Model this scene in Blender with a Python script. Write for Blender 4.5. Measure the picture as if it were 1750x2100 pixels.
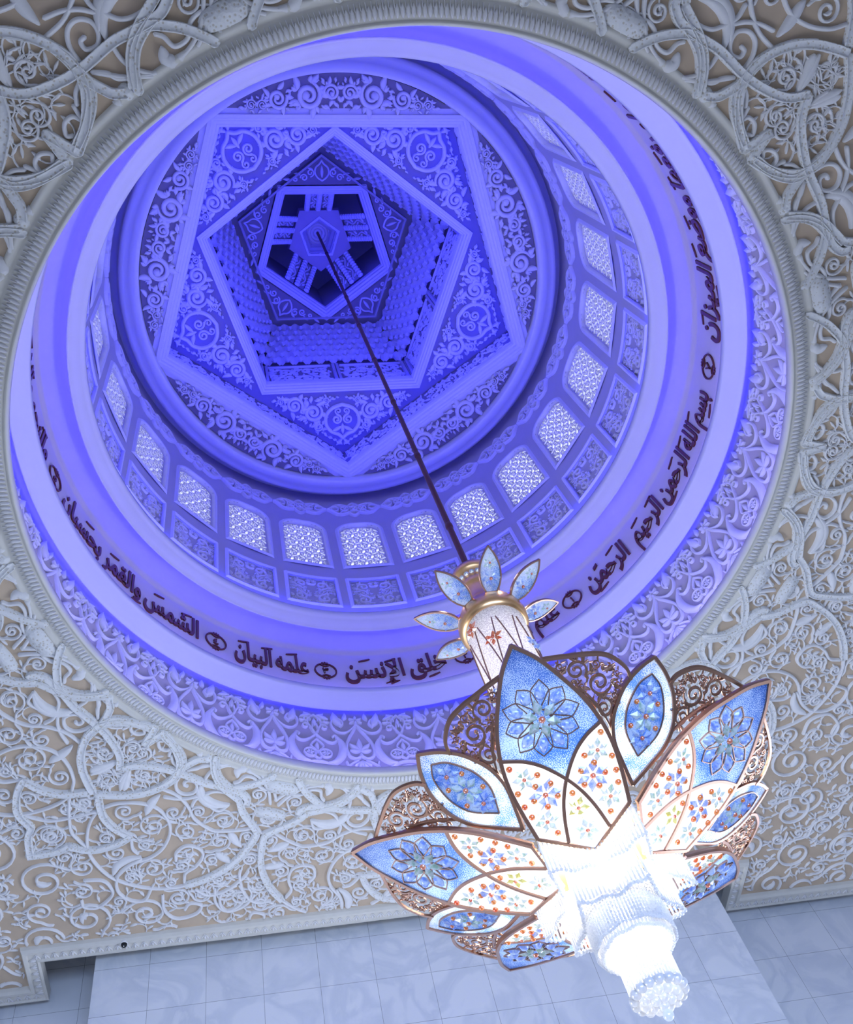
import bpy, math, random
import numpy as np
from mathutils import Matrix, Vector
from mathutils.geometry import tessellate_polygon

for o in list(bpy.data.objects):
    bpy.data.objects.remove(o, do_unlink=True)
SC = bpy.context.scene
COL = SC.collection
PI = math.pi
R_ = math.radians

# ------------------------------------------------------------------ camera
cam_d = bpy.data.cameras.new('camera')
cam = bpy.data.objects.new('camera', cam_d)
COL.objects.link(cam)
cam_d.sensor_fit = 'VERTICAL'
cam_d.sensor_height = 24.0
cam_d.lens = 2013.269 * 24.0 / 2100.0
cam_d.shift_y = 0.062034
cam_d.clip_start = 0.05
cam.matrix_world = Matrix([[0.9825113, 0.061581, -0.1757254, -2.2377296], [-0.0344699, -0.8672658, -0.4966507, -5.0241981], [-0.1829848, 0.4940222, -0.8499757, 1.6], [0.0, 0.0, 0.0, 1.0]])
SC.camera = cam

# ------------------------------------------------------------------ view, world
SC.view_settings.view_transform = 'Standard'
SC.view_settings.look = 'None'
SC.view_settings.exposure = 0.0
SC.view_settings.gamma = 1.0
SC.view_settings.use_curve_mapping = False
SC.cycles.max_bounces = 5
SC.cycles.diffuse_bounces = 3
SC.cycles.glossy_bounces = 3
SC.cycles.transmission_bounces = 4
SC.cycles.transparent_max_bounces = 6
SC.cycles.sample_clamp_indirect = 6.0
SC.cycles.caustics_reflective = False
SC.cycles.caustics_refractive = False
W = bpy.data.worlds.new('world')
SC.world = W
W.use_nodes = True
W.node_tree.nodes['Background'].inputs[0].default_value = (0.75, 0.86, 1.0, 1)
W.node_tree.nodes['Background'].inputs[1].default_value = 0.02

# ------------------------------------------------------------------ big lights
LED_BLUE = (0.022, 0.024, 1.0)
LED_PALE = (0.20, 0.18, 1.0)
P_BACK, P_SIDE, P_LOTUS, P_CROWN = 1050.0, 1050.0, 25.0, 3.0
E_LED = dict(ledge=44.0, sill=26.0, frieze=80.0, band=38.0, drum=165.0, star=52.0, shaft=30.0, lantern=9.0)
E_PANE, E_BULB = 1.9, 60.0


def area(name, loc, rot, sx, sy, power, color, spread=PI):
    l = bpy.data.lights.new(name, 'AREA')
    l.shape = 'RECTANGLE'
    l.size, l.size_y = sx, sy
    l.energy = power
    l.color = color
    o = bpy.data.objects.new(name, l)
    l.spread = spread
    o.location = loc
    o.rotation_euler = rot
    COL.objects.link(o)
    return o


# added fill lights inside the unseen walls, standing in for hall daylight
area('back_fill', (0, -10.4, 2.9), (R_(90 - 6), 0, 0), 9.0, 4.6, P_BACK, (0.43, 0.60, 1.0), R_(110))
area('left_fill', (-10.4, 5.8, 2.4), (R_(90 - 4), 0, R_(-90)), 5.5, 4.0, P_SIDE, (0.74, 0.82, 1.0), R_(130))
area('right_fill', (10.4, 6.0, 2.4), (R_(90 - 4), 0, R_(90)), 5.5, 4.0, P_SIDE, (0.68, 0.78, 1.0), R_(130))


# ------------------------------------------------------------------ materials
def new_mat(name):
    m = bpy.data.materials.new(name)
    m.use_nodes = True
    nt = m.node_tree
    b = nt.nodes['Principled BSDF']
    return m, nt, b


def nd(nt, typ, **kw):
    n = nt.nodes.new(typ)
    for k, v in kw.items():
        setattr(n, k, v)
    return n


def plaster(name, col, var=0.06, scale=6.0, bump=0.0, bscale=60.0, rough=0.75):
    m, nt, b = new_mat(name)
    tc = nd(nt, 'ShaderNodeTexCoord')
    nz = nd(nt, 'ShaderNodeTexNoise')
    nz.inputs['Scale'].default_value = scale
    nz.inputs['Detail'].default_value = 3
    nt.links.new(tc.outputs['Object'], nz.inputs['Vector'])
    mx = nd(nt, 'ShaderNodeMix', data_type='RGBA')
    mx.inputs['A'].default_value = (*[max(0, c * (1 - var * 2)) for c in col], 1)
    mx.inputs['B'].default_value = (*[min(1, c * (1 + var)) for c in col], 1)
    nt.links.new(nz.outputs['Fac'], mx.inputs['Factor'])
    nt.links.new(mx.outputs['Result'], b.inputs['Base Color'])
    b.inputs['Roughness'].default_value = rough
    b.inputs['Specular IOR Level'].default_value = 0.25
    if bump > 0:
        n2 = nd(nt, 'ShaderNodeTexVoronoi')
        n2.inputs['Scale'].default_value = bscale
        nt.links.new(tc.outputs['Object'], n2.inputs['Vector'])
        bp = nd(nt, 'ShaderNodeBump')
        bp.inputs['Strength'].default_value = bump
        bp.inputs['Distance'].default_value = 0.01
        nt.links.new(n2.outputs['Distance'], bp.inputs['Height'])
        nt.links.new(bp.outputs['Normal'], b.inputs['Normal'])
    return m


def speckle(name, ca, cb, scale):
    """bold bands: white relief with small tan leaf marks worked into the top"""
    m, nt, b = new_mat(name)
    tc = nd(nt, 'ShaderNodeTexCoord')
    v = nd(nt, 'ShaderNodeTexVoronoi')
    v.inputs['Scale'].default_value = scale
    nt.links.new(tc.outputs['Object'], v.inputs['Vector'])
    r = nd(nt, 'ShaderNodeValToRGB')
    r.color_ramp.elements[0].position = 0.22
    r.color_ramp.elements[0].color = (*ca, 1)
    r.color_ramp.elements[1].position = 0.34
    r.color_ramp.elements[1].color = (*cb, 1)
    nt.links.new(v.outputs['Distance'], r.inputs['Fac'])
    nt.links.new(r.outputs['Color'], b.inputs['Base Color'])
    bp = nd(nt, 'ShaderNodeBump')
    bp.inputs['Strength'].default_value = 0.35
    bp.inputs['Distance'].default_value = 0.02
    nt.links.new(v.outputs['Distance'], bp.inputs['Height'])
    nt.links.new(bp.outputs['Normal'], b.inputs['Normal'])
    b.inputs['Roughness'].default_value = 0.75
    return m


def metal(name, col, rough=0.25):
    m, nt, b = new_mat(name)
    b.inputs['Base Color'].default_value = (*col, 1)
    b.inputs['Metallic'].default_value = 1.0
    b.inputs['Roughness'].default_value = rough
    return m


def emit(name, col, s):
    m, nt, b = new_mat(name)
    b.inputs['Base Color'].default_value = (*col, 1)
    b.inputs['Emission Color'].default_value = (*col, 1)
    b.inputs['Emission Strength'].default_value = s
    return m


def marble(name, bw, bh, ox, oz, tone):
    m, nt, b = new_mat(name)
    tc = nd(nt, 'ShaderNodeTexCoord')
    sep = nd(nt, 'ShaderNodeSeparateXYZ')
    nt.links.new(tc.outputs['Object'], sep.inputs[0])
    ad = nd(nt, 'ShaderNodeMath', operation='ADD')
    nt.links.new(sep.outputs['X'], ad.inputs[0])
    nt.links.new(sep.outputs['Y'], ad.inputs[1])
    cmb = nd(nt, 'ShaderNodeCombineXYZ')
    nt.links.new(ad.outputs[0], cmb.inputs['X'])
    nt.links.new(sep.outputs['Z'], cmb.inputs['Y'])
    mp = nd(nt, 'ShaderNodeMapping')
    mp.inputs['Location'].default_value = (ox, oz, 0)
    nt.links.new(cmb.outputs[0], mp.inputs['Vector'])
    br = nd(nt, 'ShaderNodeTexBrick')
    br.offset = 0.0
    br.inputs['Scale'].default_value = 1.0
    br.inputs['Brick Width'].default_value = bw
    br.inputs['Row Height'].default_value = bh
    br.inputs['Mortar Size'].default_value = 0.004
    br.inputs['Mortar Smooth'].default_value = 0.3
    br.inputs['Bias'].default_value = -0.4
    br.inputs['Color1'].default_value = (*tone, 1)
    br.inputs['Color2'].default_value = (*[t * 0.93 for t in tone], 1)
    br.inputs['Mortar'].default_value = (*[t * 0.42 for t in tone], 1)
    nt.links.new(mp.outputs[0], br.inputs['Vector'])
    nz = nd(nt, 'ShaderNodeTexNoise')
    nz.inputs['Scale'].default_value = 0.9
    nz.inputs['Detail'].default_value = 7
    nz.inputs['Distortion'].default_value = 1.6
    nt.links.new(tc.outputs['Object'], nz.inputs['Vector'])
    rp = nd(nt, 'ShaderNodeValToRGB')
    rp.color_ramp.elements[0].position = 0.42
    rp.color_ramp.elements[0].color = (1, 1, 1, 1)
    rp.color_ramp.elements[1].position = 0.56
    rp.color_ramp.elements[1].color = (0.86, 0.88, 0.91, 1)
    e = rp.color_ramp.elements.new(0.5)
    e.color = (0.9, 0.915, 0.94, 1)
    e2 = rp.color_ramp.elements.new(0.64)
    e2.color = (1, 1, 1, 1)
    nt.links.new(nz.outputs['Fac'], rp.inputs['Fac'])
    mx = nd(nt, 'ShaderNodeMix', data_type='RGBA', blend_type='MULTIPLY')
    mx.inputs['Factor'].default_value = 1.0
    nt.links.new(br.outputs['Color'], mx.inputs['A'])
    nt.links.new(rp.outputs['Color'], mx.inputs['B'])
    nt.links.new(mx.outputs['Result'], b.inputs['Base Color'])
    b.inputs['Roughness'].default_value = 0.35
    return m


def translucent(name, col, col2, scale, thr, gloss=0.12, tw=0.6, speck=0.0):
    """stained glass enamel: noise-mottled two-tone pigment that lets light through"""
    m, nt, b = new_mat(name)
    nt.nodes.remove(b)
    out = nt.nodes['Material Output']
    tc = nd(nt, 'ShaderNodeTexCoord')
    nz = nd(nt, 'ShaderNodeTexNoise')
    nz.inputs['Scale'].default_value = scale
    nz.inputs['Detail'].default_value = 4
    nt.links.new(tc.outputs['Object'], nz.inputs['Vector'])
    fac = nz.outputs['Fac']
    if speck > 0:
        n3 = nd(nt, 'ShaderNodeTexNoise')
        n3.inputs['Scale'].default_value = speck
        n3.inputs['Detail'].default_value = 1
        nt.links.new(tc.outputs['Object'], n3.inputs['Vector'])
        am = nd(nt, 'ShaderNodeMath', operation='ADD')
        nt.links.new(fac, am.inputs[0])
        sm = nd(nt, 'ShaderNodeMath', operation='MULTIPLY_ADD')
        sm.inputs[1].default_value = 0.9
        sm.inputs[2].default_value = -0.45
        nt.links.new(n3.outputs['Fac'], sm.inputs[0])
        nt.links.new(sm.outputs[0], am.inputs[1])
        fac = am.outputs[0]
    rp = nd(nt, 'ShaderNodeValToRGB')
    rp.color_ramp.elements[0].position = thr - 0.09
    rp.color_ramp.elements[0].color = (*col, 1)
    rp.color_ramp.elements[1].position = thr + 0.09
    rp.color_ramp.elements[1].color = (*col2, 1)
    nt.links.new(fac, rp.inputs['Fac'])
    tr = nd(nt, 'ShaderNodeBsdfTranslucent')
    df = nd(nt, 'ShaderNodeBsdfDiffuse')
    gl = nd(nt, 'ShaderNodeBsdfGlossy')
    gl.inputs['Roughness'].default_value = 0.12
    nt.links.new(rp.outputs['Color'], tr.inputs['Color'])
    nt.links.new(rp.outputs['Color'], df.inputs['Color'])
    m1 = nd(nt, 'ShaderNodeMixShader')
    m1.inputs[0].default_value = tw
    nt.links.new(df.outputs[0], m1.inputs[1])
    nt.links.new(tr.outputs[0], m1.inputs[2])
    m2 = nd(nt, 'ShaderNodeMixShader')
    m2.inputs[0].default_value = gloss
    nt.links.new(m1.outputs[0], m2.inputs[1])
    nt.links.new(gl.outputs[0], m2.inputs[2])
    nt.links.new(m2.outputs[0], out.inputs['Surface'])
    return m


M = {}
M['ground_tan'] = plaster('tan_plaster', (0.60, 0.47, 0.34), 0.10, 2.5)
M['relief'] = plaster('white_plaster', (0.82, 0.80, 0.79), 0.04, 8)
M['relief_band'] = speckle('speckled_plaster', (0.60, 0.55, 0.46), (0.79, 0.78, 0.76), 24)
M['trim'] = plaster('cream_plaster', (0.74, 0.71, 0.64), 0.05, 5)
M['dome_white'] = plaster('dome_white_plaster', (0.72, 0.71, 0.76), 0.02, 3)
M['dome_relief'] = plaster('dome_relief_plaster', (0.72, 0.70, 0.75), 0.03, 9)
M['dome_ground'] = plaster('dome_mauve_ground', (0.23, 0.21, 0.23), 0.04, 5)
M['frieze_ground'] = plaster('frieze_ground', (0.42, 0.38, 0.41), 0.05, 4)
M['band_wall'] = plaster('inscription_wall_plaster', (0.58, 0.52, 0.55), 0.05, 2)
M['drum_wall'] = plaster('drum_wall_plaster', (0.47, 0.45, 0.50), 0.04, 2)
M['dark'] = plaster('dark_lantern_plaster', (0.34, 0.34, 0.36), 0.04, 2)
M['letter'] = plaster('brown_letter_paint', (0.12, 0.035, 0.022), 0.1, 10, rough=0.4)
M['marble'] = marble('white_marble_tiles', 0.88, 0.85, -4.05 + 0.0, 0.12, (0.84, 0.86, 0.88))
M['marble_side'] = marble('white_marble_tiles_recess', 1.0, 0.85, 0.3, 0.12, (0.80, 0.82, 0.85))
M['floor'] = marble('floor_marble', 1.2, 1.2, 0, 0, (0.74, 0.68, 0.60))
M['bronze'] = metal('brown_gold_metal', (0.42, 0.25, 0.18), 0.36)
M['gold'] = metal('polished_gold', (1.0, 0.58, 0.27), 0.3)
M['rod'] = metal('dark_copper_rod', (0.16, 0.075, 0.055), 0.5)
M['black'] = plaster('black_housing', (0.012, 0.012, 0.015), 0.02, 4, rough=0.3)
M['pane'] = emit('daylit_pane', (0.80, 0.90, 1.0), E_PANE)
M['bulb'] = emit('glowing_lamp', (1.0, 0.96, 0.90), E_BULB)
M['column_lamp'] = emit('soft_column_lamp', (1.0, 0.93, 0.88), 11.0)
for k_, v_ in E_LED.items():
    M['led_' + k_] = emit('blue_led_' + k_, LED_PALE if k_ in ('ledge', 'sill') else LED_BLUE, v_)
M['enamel_blue'] = translucent('blue_glitter_enamel', (0.03, 0.13, 0.52), (0.42, 0.60, 0.90), 3.2, 0.52, speck=150)
M['enamel_mid'] = translucent('mid_blue_glitter_enamel', (0.10, 0.28, 0.72), (0.62, 0.76, 0.96), 9, 0.49, speck=150)
M['enamel_pale'] = translucent('pale_blue_glitter_enamel', (0.10, 0.26, 0.66), (0.72, 0.82, 0.95), 4.5, 0.47, speck=150)
M['enamel_white'] = translucent('milky_white_enamel', (0.84, 0.83, 0.86), (0.93, 0.92, 0.93), 12, 0.5)
M['drop_blue'] = translucent('blue_crystal', (0.32, 0.46, 0.95), (0.80, 0.88, 1.0), 34, 0.47, gloss=0.07)
M['drop_green'] = translucent('pale_green_crystal', (0.50, 0.72, 0.52), (0.92, 0.98, 0.93), 34, 0.45, gloss=0.07)
M['drop_white'] = translucent('clear_crystal', (0.45, 0.56, 0.78), (0.85, 0.90, 0.98), 26, 0.46, gloss=0.3)
M['drop_yellow'] = translucent('yellow_crystal', (0.90, 0.75, 0.06), (0.98, 0.94, 0.35), 26, 0.46, gloss=0.2)
M['drop_red'] = translucent('red_crystal', (0.85, 0.12, 0.04), (0.98, 0.35, 0.15), 26, 0.46, gloss=0.2)
M['gem'] = translucent('amber_gem', (0.90, 0.15, 0.02), (1.0, 0.36, 0.06), 30, 0.46, gloss=0.16)
M['crystal'] = translucent('clear_strand_crystal', (0.93, 0.94, 0.97), (0.98, 0.985, 1.0), 40, 0.45, gloss=0.14, tw=0.75)
M['mesh_crystal'] = translucent('sparkling_crystal_mesh', (0.62, 0.58, 0.60), (0.95, 0.93, 0.92), 70, 0.5, gloss=0.14, tw=0.7)


# ------------------------------------------------------------------ mesh helpers
class MB:
    def __init__(s):
        s.v, s.q, s.t, s.g, s.n = [], [], [], [], 0

    def add(s, V, Q=None, T=None, G=None):
        V = np.asarray(V, float).reshape(-1, 3)
        s.v.append(V)
        if Q is not None and len(Q):
            s.q.append(np.asarray(Q, int) + s.n)
        if T is not None and len(T):
            s.t.append(np.asarray(T, int) + s.n)
        if G:
            s.g += [[i + s.n for i in f] for f in G]
        s.n += len(V)

    def build(s, name, mat, parent=None, smooth=True):
        me = bpy.data.meshes.new(name)
        V = np.concatenate(s.v)
        me.vertices.add(len(V))
        me.vertices.foreach_set('co', V.astype(np.float32).ravel())
        idx, tot = [], []
        if s.q:
            Q = np.concatenate(s.q)
            idx.append(Q.ravel())
            tot.append(np.full(len(Q), 4))
        if s.t:
            T = np.concatenate(s.t)
            idx.append(T.ravel())
            tot.append(np.full(len(T), 3))
        if s.g:
            idx.append(np.array([i for f in s.g for i in f]))
            tot.append(np.array([len(f) for f in s.g]))
        idx = np.concatenate(idx)
        tot = np.concatenate(tot)
        start = np.concatenate([[0], np.cumsum(tot)[:-1]])
        me.loops.add(len(idx))
        me.loops.foreach_set('vertex_index', idx.astype(np.int32))
        me.polygons.add(len(tot))
        me.polygons.foreach_set('loop_start', start.astype(np.int32))
        me.polygons.foreach_set('loop_total', tot.astype(np.int32))
        me.polygons.foreach_set('use_smooth', np.full(len(tot), smooth))
        me.materials.append(mat)
        me.update(calc_edges=True)
        me.validate()
        o = bpy.data.objects.new(name, me)
        COL.objects.link(o)
        if parent is not None:
            o.parent = parent
        return o


def tag(o, label, cat, group=None, kind=None):
    o['label'] = label
    o['category'] = cat
    if group:
        o['group'] = group
    if kind:
        o['kind'] = kind
    return o


def empty(name, loc=(0, 0, 0), rz=0.0, parent=None):
    o = bpy.data.objects.new(name, None)
    o.empty_display_size = 0.1
    o.location = loc
    o.rotation_euler = (0, 0, rz)
    COL.objects.link(o)
    if parent is not None:
        o.parent = parent
    return o


def copy_tree(o, parent=None):
    c = o.copy()
    COL.objects.link(c)
    if parent is not None:
        c.parent = parent
    for ch in list(o.children):
        copy_tree(ch, c)
    return c


def lathe(mb, prof, n=192, ph=0.0, close=False):
    prof = np.array(prof, float)
    m = len(prof)
    a = ph + np.arange(n) * 2 * PI / n
    V = np.stack([prof[None, :, 0] * np.cos(a)[:, None], prof[None, :, 0] * np.sin(a)[:, None],
                  np.repeat(prof[None, :, 1], n, 0)], -1)
    i = np.arange(n)[:, None]
    j = np.arange(m if close else m - 1)[None, :]
    i2, j2 = (i + 1) % n, (j + 1) % m
    Q = np.stack([i * m + j, i2 * m + j, i2 * m + j2, i * m + j2], -1).reshape(-1, 4)
    mb.add(V, Q)


def pent_frame(mb, prof, ph):
    """pentagonal sweep with mitred corners, flat sides split so shading stays crisp"""
    prof = np.array(prof, float)
    for k in range(5):
        a0, a1 = ph + k * 2 * PI / 5, ph + (k + 1) * 2 * PI / 5
        V = []
        for a in (a0, a1):
            V.append(np.stack([prof[:, 0] * math.cos(a), prof[:, 0] * math.sin(a), prof[:, 1]], -1))
        m = len(prof)
        # duplicate profile points so edges stay sharp
        for j in range(m - 1):
            mb.add([V[0][j], V[1][j], V[1][j + 1], V[0][j + 1]], [[0, 1, 2, 3]])


def poly(mb, pts3):
    pts3 = [Vector(p) for p in pts3]
    tris = tessellate_polygon([pts3])
    mb.add([tuple(p) for p in pts3], None, [tuple(t) for t in tris])


def box(mb, lo, hi):
    x0, y0, z0 = lo
    x1, y1, z1 = hi
    V = [(x0, y0, z0), (x1, y0, z0), (x1, y1, z0), (x0, y1, z0), (x0, y0, z1), (x1, y0, z1), (x1, y1, z1), (x0, y1, z1)]
    for f in ([0, 3, 2, 1], [4, 5, 6, 7], [0, 1, 5, 4], [1, 2, 6, 5], [2, 3, 7, 6], [3, 0, 4, 7]):
        mb.add([V[i] for i in f], [[0, 1, 2, 3]])


def cr(pts, n=6, closed=False):
    """Catmull-Rom resampling"""
    P = np.array(pts, float)
    if len(P) < 3:
        t = np.linspace(0, 1, n + 1)[:, None]
        return P[0] + (P[-1] - P[0]) * t
    if closed:
        P = np.concatenate([P[-1:], P, P[:2]])
    else:
        P = np.concatenate([2 * P[:1] - P[1:2], P, 2 * P[-1:] - P[-2:-1]])
    out = []
    t = (np.arange(n) / n)[:, None]
    for i in range(1, len(P) - 2):
        a, b, c, d = P[i - 1], P[i], P[i + 1], P[i + 2]
        out.append(0.5 * (2 * b + (c - a) * t + (2 * a - 5 * b + 4 * c - d) * t ** 2 + (3 * b - 3 * c + d - a) * t ** 3))
    if not closed:
        out.append(P[-2:-1])
    return np.concatenate(out)


RO = (np.array([-1, -.72, 0, .72, 1]), np.array([0, .78, 1, .78, 0]))
FL = (np.array([-1, -.86, .86, 1]), np.array([0, 1, 1, 0]))
GR = (np.array([-1, -.9, -.72, -.6, .6, .72, .9, 1]), np.array([0, 1, 1, .86, .86, 1, 1, 0]))


def stroke(mb, pts, w, h, mp, h0=0.0, prof=RO, closed=False):
    P = np.asarray(pts, float)
    n = len(P)
    if n < 2:
        return
    w = np.full(n, w, float) if np.isscalar(w) else np.asarray(w, float)
    hh = np.full(n, h, float) if np.isscalar(h) else np.asarray(h, float)
    if closed:
        T = np.roll(P, -1, 0) - np.roll(P, 1, 0)
    else:
        T = np.gradient(P, axis=0)
    T /= (np.linalg.norm(T, axis=1, keepdims=True) + 1e-9)
    if not closed:
        P = np.concatenate([P[:1] - T[:1] * w[0] * .35, P, P[-1:] + T[-1:] * w[-1] * .35])
        T = np.concatenate([T[:1], T, T[-1:]])
        w = np.concatenate([w[:1] * .35, w, w[-1:] * .35])
        hh = np.concatenate([hh[:1] * .4, hh, hh[-1:] * .4])
        n += 2
    N = np.stack([-T[:, 1], T[:, 0]], -1)
    po, ph = prof
    k = len(po)
    UV = P[:, None, :] + N[:, None, :] * (po[None, :, None] * w[:, None, None] * .5)
    H = h0 + hh[:, None] * ph[None, :]
    V = mp(UV.reshape(-1, 2), H.ravel())
    nn = n if closed else n - 1
    i = np.arange(nn)[:, None]
    i2 = (i + 1) % n
    j = np.arange(k - 1)[None, :]
    Q = np.stack([i * k + j, i2 * k + j, i2 * k + j + 1, i * k + j + 1], -1).reshape(-1, 4)
    mb.add(V, Q)


def leaf(mb, p, ang, L, Wd, h, mp, bend=0.25, h0=0.0, n=7, prof=RO):
    t = np.linspace(0, 1, n)
    x = t * L
    y = bend * L * t ** 2
    c, s = math.cos(ang), math.sin(ang)
    P = np.stack([p[0] + x * c - y * s, p[1] + x * s + y * c], -1)
    w = Wd * np.sin(PI * np.clip(t * .93 + .05, 0, 1)) ** .8 + .004
    stroke(mb, P, w, h, mp, h0, prof)


def blob(mb, p, r, h, mp, h0=0.0, n=10):
    a = np.arange(n) * 2 * PI / n
    ring = np.stack([np.cos(a), np.sin(a)], -1)
    UV = np.concatenate([p + ring * r, p + ring * r * .72, [p]])
    H = np.concatenate([np.full(n, h0), np.full(n, h0 + .7 * h), [h0 + h]])
    i = np.arange(n)
    Q = np.stack([i, (i + 1) % n, n + (i + 1) % n, n + i], -1)
    T = np.stack([n + i, n + (i + 1) % n, np.full(n, 2 * n)], -1)
    mb.add(mp(UV, H), Q, T)


def spiral(c, r, a0, turns, d=1, rend=.2, n=None):
    n = n or int(10 + 13 * turns)
    t = np.linspace(0, 1, n)
    a = a0 + d * turns * 2 * PI * t
    rr = r * (1 - (1 - rend) * t)
    return np.stack([c[0] + rr * np.cos(a), c[1] + rr * np.sin(a)], -1)


def inpoly(P, pts):
    pts = np.atleast_2d(pts)
    x, y = pts[:, 0], pts[:, 1]
    ins = np.zeros(len(pts), bool)
    n = len(P)
    for i in range(n):
        x0, y0 = P[i]
        x1, y1 = P[(i + 1) % n]
        c = ((y0 > y) != (y1 > y)) & (x < (x1 - x0) * (y - y0) / (y1 - y0 + 1e-12) + x0)
        ins ^= c
    return ins


def edgedist(P, pts):
    pts = np.atleast_2d(pts)
    P = np.asarray(P, float)
    A, B = P, np.roll(P, -1, 0)
    d = np.full(len(pts), 1e9)
    for a, b in zip(A, B):
        ab = b - a
        t = np.clip(((pts - a) @ ab) / (ab @ ab + 1e-12), 0, 1)
        d = np.minimum(d, np.linalg.norm(pts - (a + t[:, None] * ab), axis=1))
    return d


def pack(P, radii, rng, tries=400, gap=.0, first=()):
    """fill a polygon with circles from big to small"""
    P = np.asarray(P, float)
    lo, hi = P.min(0), P.max(0)
    C = [tuple(c) for c in first]
    for r in radii:
        X = lo + rng.random((tries, 2)) * (hi - lo)
        X = X[inpoly(P, X)]
        if not len(X):
            continue
        X = X[edgedist(P, X) > r * .96 + gap]
        for x in X:
            if all((x[0] - c[0]) ** 2 + (x[1] - c[1]) ** 2 > (r + c[2] + gap) ** 2 for c in C):
                C.append((x[0], x[1], r))
    return C


def scrolls(mb, C, rng, mp, wf=.2, h=.02, turns=1.35, leaves=4, prof=RO, bud=True, small=0.0):
    """spiral vine scroll in every circle, grown from the nearest bigger neighbour"""
    for i, (x, y, r) in enumerate(C):
        best, bj = 1e9, None
        for j, (u, v, s) in enumerate(C):
            if j != i and s >= r:
                dd = math.hypot(u - x, v - y) - s
                if dd < best:
                    best, bj = dd, j
        a0 = rng.random() * 2 * PI if bj is None else math.atan2(C[bj][1] - y, C[bj][0] - x)
        d = 1 if rng.random() < .5 else -1
        w = r * wf
        sp = spiral((x, y), r * .9, a0, turns, d, .22)
        if bj is not None:
            tx = np.array([x + math.cos(a0) * r * 1.25 - d * math.sin(a0) * -r * .5, y + math.sin(a0) * r * 1.25 + d * math.cos(a0) * -r * .5])
            sp = np.concatenate([cr([tx, (tx + sp[0]) / 2 + .1 * r * np.array([math.cos(a0), math.sin(a0)]), sp[0]], 3)[:-1], sp])
        n = len(sp)
        ww = w * (np.interp(np.linspace(0, 1, n), [0, .15, .5, .85, 1], [.55, 1.1, 1.15, .8, .7]))
        if small and r < small:
            # too tight for a scroll: a pair of comma leaves
            for e_ in (0, PI):
                leaf(mb, (x + r * .55 * math.cos(a0 + e_ + PI), y + r * .55 * math.sin(a0 + e_ + PI)), a0 + e_ + .5 * d, r * 1.5, w * 2.6, h, mp, -.45 * d)
            continue
        stroke(mb, sp, ww, h, mp, 0, prof)
        if bud:
            blob(mb, sp[-1], w * .95, h * 1.15, mp)
        for k in range(leaves):
            a = a0 + d * (.8 + k * 2 * PI / max(1, leaves) + rng.random() * .5)
            p = np.array([x + r * .86 * math.cos(a), y + r * .86 * math.sin(a)])
            leaf(mb, p, a + d * (1.05 + .35 * rng.random()), r * (.62 + .25 * rng.random()), w * 1.45, h * .9, mp, bend=-.55 * d)
            if leaves > 3 and rng.random() < .7:
                leaf(mb, p, a - d * .5, r * .4, w * 1.1, h * .8, mp, bend=.5 * d)


def flower(mb, p, r, k, h, mp, ph=0.0, wd=.5, h0=0.0):
    for i in range(k):
        a = ph + i * 2 * PI / k
        leaf(mb, (p[0] + .16 * r * math.cos(a), p[1] + .16 * r * math.sin(a)), a, r * .86, r * wd, h, mp, 0, h0, n=6)


def cyl_map(R, inward=1):
    """u = arc length at radius R measured from angle 0, v = height"""
    def f(UV, H):
        a = UV[:, 0] / R
        rr = R - inward * H
        return np.stack([rr * np.cos(a), rr * np.sin(a), UV[:, 1]], -1)
    return f


def plane_map(O, U, V, Nn):
    O, U, V, Nn = map(np.array, (O, U, V, Nn))

    def f(UV, H):
        return O + UV[:, :1] * U + UV[:, 1:] * V + H[:, None] * Nn
    return f


def down_map(z):
    def f(UV, H):
        return np.stack([UV[:, 0], UV[:, 1], z - H], -1)
    return f


def trunc(pts, P, marg=0.0, rmin=0.0):
    """longest run of a polyline that stays inside polygon P"""
    ok = inpoly(P, pts) & (np.hypot(pts[:, 0], pts[:, 1]) >= rmin)
    if marg:
        ok &= edgedist(P, pts) > marg
    runs, cur = [], []
    for i, k in enumerate(ok):
        if k:
            cur.append(i)
        elif cur:
            runs.append(cur)
            cur = []
    if cur:
        runs.append(cur)
    return [r for r in runs if len(r) > 2]


def mirror(mb, axis=0):
    """duplicate everything in the builder mirrored in x"""
    V = np.concatenate(mb.v)
    Q = [q[:, ::-1] for q in mb.q]
    T = [t[:, ::-1] for t in mb.t]
    n = mb.n
    V2 = V.copy()
    V2[:, axis] *= -1
    mb.v.append(V2)
    mb.q += [q + n for q in Q]
    mb.t += [t + n for t in T]
    mb.n *= 2


def bead(mb, p, r, n=8, m=5, part=1.0):
    """low sphere, or its lower cap"""
    th = np.linspace(PI * (1 - part), PI, m)
    a = np.arange(n) * 2 * PI / n
    V = np.stack([np.sin(th)[:, None] * np.cos(a), np.sin(th)[:, None] * np.sin(a), np.repeat(np.cos(th)[:, None], n, 1)], -1) * r + np.asarray(p)
    i = np.arange(m - 1)[:, None]
    j = np.arange(n)[None, :]
    Q = np.stack([i * n + j, (i + 1) * n + j, (i + 1) * n + (j + 1) % n, i * n + (j + 1) % n], -1).reshape(-1, 4)
    mb.add(V, Q)


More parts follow.
